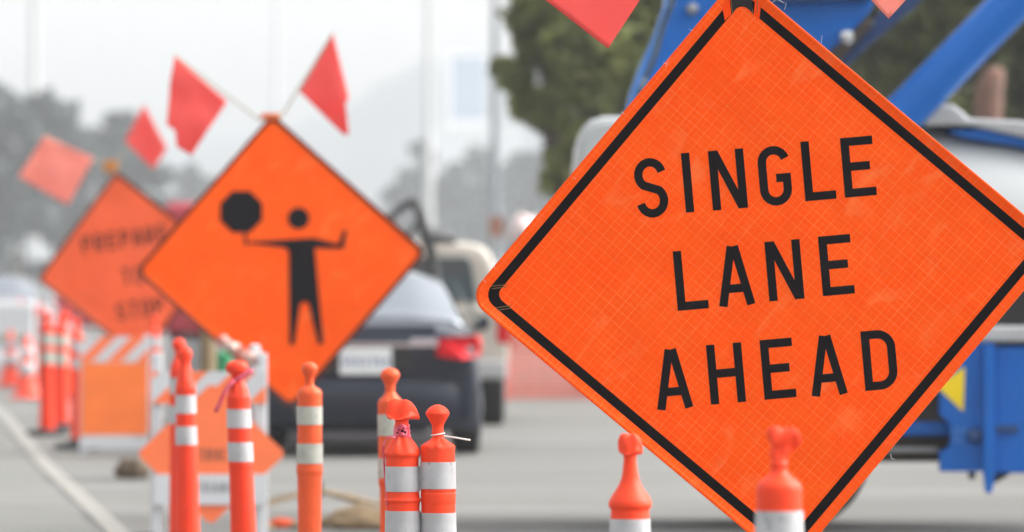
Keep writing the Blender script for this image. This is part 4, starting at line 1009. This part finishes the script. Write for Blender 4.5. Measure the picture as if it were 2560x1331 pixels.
# chassis
q = MB(); q.box((tx(1660), .35, tz(1000)), (tx(2900), 1.7, tz(880))); q.build('chassis', M['dark'], tr, bevel=.02)
q = MB(); q.box((tx(2130), .30, tz(1160)), (tx(2440), 1.5, tz(1001))); q.build('tool_tray', M['grease'], tr, bevel=.015)
q = MB(); q.box((tx(2150), .20, tz(1092)), (tx(2395), .29, tz(1058))); q.build('blue_strut', M['blue'], tr, bevel=.008)
q = MB(); q.box((tx(2150), .22, tz(1134)), (tx(2352), .295, tz(1122))); q.build('tray_lip', M['steel'], tr, bevel=.004)
q = MB(); q.box((tx(2440), -.02, tz(856)), (tx(2900), 1.8, tz(815))); q.build('deck', M['truck_grey'], tr, bevel=.02)
q = MB(); q.box((tx(2420), .15, tz(814)), (tx(2900), 1.8, tz(700))); q.build('engine_bay', M['car_trim'], tr)
q = MB(); q.box((tx(2500), .10, tz(722)), (tx(2900), .149, tz(690))); q.build('window_strip', M['darkglass'], tr)
plate = [(2350,860),(2480,858),(2480,1180),(2350,1180),(2350,1130),(2372,1122),(2378,1100),(2376,1060),(2366,1050),(2350,1040)]
pl = tprism(plate, .0, .10, 'outrigger_plate', M['blue'], .006)
tprism([(2458,862),(2484,862),(2486,1180),(2478,1232),(2462,1232),(2456,1180)], -.06, -.001, 'outrigger_flange', M['blue'], .006)
tprism([(2487,868),(2900,856),(2900,1184),(2487,1184)], .02, .5, 'side_box', M['blue'], .01)
tprism([(2487,1064),(2545,1064),(2545,1082),(2487,1082)], -.004, .018, 'box_handle', M['navy'], .004)
tprism([(2488,1186),(2530,1188),(2488,1212)], .1, .4, 'foot_bracket', M['car_trim'], .002)
tprism([(2422,1182),(2440,1182),(2440,1198),(2424,1198)], .02, .08, 'foot_pin', M['car_trim'], .003)
tprism([(2340,965),(2412,918),(2408,1030)], -.004, -.0005, 'warning_triangle', M['yellow'], 0, pl)
q = MB(); post_ = lambda u, v, w_: Vector((u, -.0012-w_, v))
add_text(q, post_, '035', tx(2400), tz(1077), .036, .55, .3, .0004); add_text(q, post_, '55', tx(2396), tz(1099), .036, .55, .3, .0004)
q.build('stencil_number', M['pale_num'], pl)
q = MB(); q.lathe([(.045,0),(.045,-.03),(.03,-.05),(.01,-.05)], 16, (tx(2436), -.001, tz(1088)), axis='y'); q.build('pin_knob', M['navy'], tr, smooth=True)
def twheel(x, y, rad, wid):
    q = MB(); pr = [(rad*.6,-wid/2),(rad*.93,-wid/2),(rad,-wid/2+.04),(rad,wid/2-.04),(rad*.93,wid/2),(rad*.6,wid/2)]
    q.lathe(pr, 40, (x, y, rad), axis='y'); wl = q.build('wheel', M['rubber'], tr, smooth=True)
    q = MB(); q.lathe([(rad*.58,-wid/2-.005),(rad*.5,-wid/2+.05),(rad*.2,-wid/2-.01),(rad*.2,wid/2),(rad*.58,wid/2)], 24, (x, y, rad), axis='y'); q.build('rim', M['truck_grey'], wl, smooth=True)
twheel(tx(1985), .45, .45, .28); twheel(tx(1985), 1.75, .45, .28); twheel(tx(3200), .45, .45, .28); twheel(tx(3200), 1.75, .45, .28)

# ------------------------------------------------------------------ trees
def tree(label, px, Y, crown, m, n_leaf, leaf, seed, trunk_r=.18, group='trees', cat='tree', bare=False):
    """crown: list of ellipsoid clumps in px: (cx, cy, rx, ry)"""
    rnd = random.Random(seed); s_ = F/Y; X = WX(px, Y)
    root = empty('tree', (X, Y, 0), label, cat, group)
    q = MB(); cl = []
    for (cx, cy, rx, ry) in crown: cl.append((Vector((WX(cx,Y)-X, rnd.uniform(-1,1)*rx/s_*.5, WZ(cy,Y))), rx/s_, ry/s_))
    zc_ = min(c[0].z for c in cl)
    tp = [(0,0,0),(rnd.uniform(-.1,.1),0,zc_*.4),(rnd.uniform(-.2,.2),.05,zc_*.85)]
    q.tube(tp, [trunk_r*1.25, trunk_r, trunk_r*.8], 9)
    for c, rx, ry in cl:
        m1 = Vector(tp[-1]).lerp(c, .5)+Vector((0,0,.2)); q.tube([Vector(tp[-1])-Vector((0,0,.15)), m1, c], [trunk_r*.55, trunk_r*.35, trunk_r*.1], 6)
    q.build('trunk', M['bark'], root, smooth=True)
    tot = sum(rx*ry for _, rx, ry in cl); vs = []; fs = []
    for c, rx, ry in cl:
        k = int(n_leaf*rx*ry/tot); nsub = max(6, int(k/110)); subs = []
        for _ in range(nsub):
            d = Vector((rnd.gauss(0,1), rnd.gauss(0,1), rnd.gauss(0,1))).normalized()*(rnd.random()**.45)
            subs.append((c+Vector((d.x*rx, d.y*rx, d.z*ry)), rnd.uniform(.16,.34)*min(rx,ry)))
        for _ in range(k):
            o, sr_ = rnd.choice(subs); p = o + Vector((rnd.gauss(0,1), rnd.gauss(0,1), rnd.gauss(0,.75)))*sr_*.55
            a = Vector((rnd.gauss(0,1), rnd.gauss(0,1), rnd.gauss(0,1))).normalized(); e = a.orthogonal().normalized()
            L1 = leaf*rnd.uniform(.6,1.5); b0 = len(vs); wv = a.cross(e)*L1*.33
            vs += [p-e*L1*.5, p+wv, p+e*L1*.5, p-wv]; fs.append((b0,b0+1,b0+2,b0+3))
    q = MB(); q.v = [tuple(p) for p in vs]; q.f = fs; q.mi = [0]*len(fs); q.build('crown', m, root, recalc=False)
    return root
YA = 70.0
tree('olive green broadleaf tree left of the truck whose crown overhangs the road', 1480, YA,
     [(1400,40,110,120),(1300,170,62,62),(1355,260,75,75),(1500,120,150,160),(1640,-40,170,150),(1430,350,80,90),(1400,430,50,55),(1560,330,120,120),(1470,-60,150,110),(1330,90,50,50),(1500,480,110,110),(1600,520,110,130)], M['leaf'], 40000, .19, 1)
tree('dark dense tree behind the blue boom', 1960, 75,
     [(1720,130,140,170),(1860,60,160,170),(2020,180,150,160),(1780,330,160,160),(2000,370,170,150),(1900,-60,200,120),(1700,500,160,140)], M['leaf2'], 32000, .18, 2)
tree('tall dark tree at right behind the blue cylinder', 2380, 71,
     [(2150,180,130,140),(2260,60,150,150),(2400,140,150,170),(2540,100,150,180),(2660,220,150,170),(2300,290,160,120),(2500,320,170,120),(2200,-70,180,110),(2450,-60,200,120),(2330,430,200,130),(2560,440,180,130)], M['leaf2'], 40000, .175, 3)
YW = 60.0; tw = empty('tree_stump', (WX(2472,YW), YW, 0), 'tall pinkish brown rounded tree stump behind the white tank', 'tree stump')
q = MB(); q.tube([(WX(2462,YW)-WX(2472,YW),0,0),(WX(2460,YW)-WX(2472,YW),0,2.0),(WX(2470,YW)-WX(2472,YW),0,WZ(300,YW)),(WX(2474,YW)-WX(2472,YW),0,WZ(220,YW)),(WX(2486,YW)-WX(2472,YW),0,WZ(185,YW)),(WX(2489,YW)-WX(2472,YW),0,WZ(172,YW)),(WX(2490,YW)-WX(2472,YW),0,WZ(166,YW))],
     [.17,.16,.15,.15,.115,.08,.03], 18); q.build('trunk', M['cutwood'], tw, smooth=True)
# hazy trees, left
HG = 'hazy trees far down the road'
HT = [(40,210,[(20,300,110,120),(100,420,130,160),(-60,380,130,170),(10,560,170,150)],'hazy grey tree at the far left, tallest of its row'),
      (190,222,[(150,330,70,80),(230,380,80,90),(170,480,120,130),(250,560,120,110)],'hazy grey tree behind the pale square flag'),
      (330,236,[(290,350,55,60),(340,440,80,100),(280,520,100,110),(380,560,90,90)],'hazy grey tree behind the farthest sign'),
      (480,330,[(480,460,45,50),(520,520,70,70),(440,540,60,60)],'pale hazy tree between the two far signs'),
      (1060,330,[(1040,430,50,60),(1090,480,80,90),(1010,530,80,90),(1100,590,110,90)],'pale hazy tree above the pickup'),
      (1200,345,[(1160,420,60,55),(1230,460,80,90),(1170,560,100,90),(1270,560,90,90)],'pale hazy tree behind the dark lamp pole'),
      (1350,330,[(1310,430,60,60),(1380,470,90,100),(1330,560,100,100),(1440,520,110,120)],'pale hazy tree below the olive green crown'),
      (900,380,[(880,560,60,60),(940,590,70,70),(820,600,70,60)],'low pale hazy tree right of the flagger sign'),
      (640,400,[(620,520,60,50),(690,570,90,70),(560,580,80,60)],'low pale hazy tree behind the flagger sign')]
for i, (px, Y, cr, lab) in enumerate(HT): tree(lab, px, Y*2.1, cr, M['leaf_far'], 6500, 1.3, 40+i, .3, HG)
# a far hedge band in the haze so that the road end reads as wooded: shrubs, each its own
for i, (px, Y) in enumerate(((-40,200),(60,190),(150,215),(260,205),(360,240),(470,300),(600,330),(730,340),(850,330),(960,320),(1060,300),(1150,310),(1250,305),(1350,300),(1450,290))):
    Y *= 2.6; s_ = F/Y; tree('blurred grey bush in the far row of bushes where the road vanishes in haze', px, Y, [(px-40,HZ-1.0*s_,80,1.3*s_),(px+50,HZ-.6*s_,80,1.2*s_)], M['leaf_far'], 1600, 1.2, 80+i, .12, 'hazy bushes along the road end', 'bush')

# ------------------------------------------------------------------ lamp poles and hill buildings
LG = 'tall lamp poles in the haze'
def pole(px, Y, w_px, m, lab, top_m):
    r = empty('lamp_pole', (WX(px,Y), Y, 0), lab, 'lamp pole', LG); rr = w_px/2/(F/Y)
    q = MB(); q.tube([(0,0,0),(0,0,top_m*.5),(0,0,top_m)], [rr*1.2, rr, rr*.75], 12); q.build('shaft', m, r, smooth=True)
    q = MB(); q.tube([(0,0,top_m-.1),(-.8,0,top_m+.5),(-2.4,0,top_m+.7)], .07, 8); q.build('arm', m, r, smooth=True)
    q = MB(); q.box((-3.1,-.15,top_m+.62),(-2.3,.15,top_m+.78)); q.build('lamp_head', m, r, bevel=.04)
    q = MB(); q.lathe([(rr*2,0),(rr*2,.4),(rr*1.4,.5)], 12); q.build('base', M['conc'], r)
pole(1238, 185, 22, M['pole'], 'dark lamp pole left of the olive green tree, plainest of the poles', 12)
pole(1072, 480, 20, M['pole_pale'], 'pale lamp pole above the pickup rack', 30)
pole(692, 800, 16, M['pole_pale'], 'faintest lamp pole above the flagger sign', 50)
pole(86, 560, 24, M['pole_pale'], 'pale lamp pole at far left above the grey trees', 36)
YH = 1500.0
tb = empty('office_tower', (WX(1168,YH), YH, 0), 'hazy blue glass block on the hillside left of the olive tree', 'building')
def hbox(x0, r0, x1, r1, y0, y1, name, m, parent=tb):
    q = MB(); X = WX(1168,YH); q.box((WX(x0,YH)-X, y0, WZ(r1,YH)), (WX(x1,YH)-X, y1, WZ(r0,YH))); return q.build(name, m, parent)
hbox(1128, 142, 1210, 300, 0, 9, 'glass_front', M['glass_tower'])
hbox(1112, 134, 1127, 690, 0, 9, 'side_wall', M['conc']); hbox(1128, 132, 1212, 141, 0, 9, 'roof', M['conc']); hbox(1128, 301, 1225, 690, 0, 9, 'lower_wall', M['conc'])
wb = empty('white_building', (WX(1180,YH-40), YH-40, 0), 'low white building below the blue glass block on the hill', 'building')
q = MB(); X = WX(1180,YH-40); q.box((WX(1075,YH-40)-X, 0, 0), (WX(1300,YH-40)-X, 10, WZ(325,YH-40))); q.build('wall', mat('white_wall', (.42,.43,.44), .8, scale=.3), wb)
q = MB(); q.box((WX(1068,YH-40)-X, -.6, WZ(325,YH-40)+.01), (WX(1307,YH-40)-X, 10.6, WZ(325,YH-40)+.5)); q.build('roof', M['conc'], wb)

# ------------------------------------------------------------------ haze
hb = MB(); hb.box((-480,-20,-1), (480,1850,90)); hz_o = hb.build('haze', None or bpy.data.materials.new('haze'))
hm = hz_o.data.materials[0]; hm.use_nodes = True; t = hm.node_tree; t.nodes.clear()
pv = t.nodes.new('ShaderNodeVolumePrincipled'); pv.inputs['Color'].default_value = (.93, .965, 1, 1); pv.inputs['Density'].default_value = .0004; pv.inputs['Anisotropy'].default_value = .2
ou = t.nodes.new('ShaderNodeOutputMaterial'); t.links.new(pv.outputs[0], ou.inputs['Volume'])
tag(hz_o, kind='stuff')
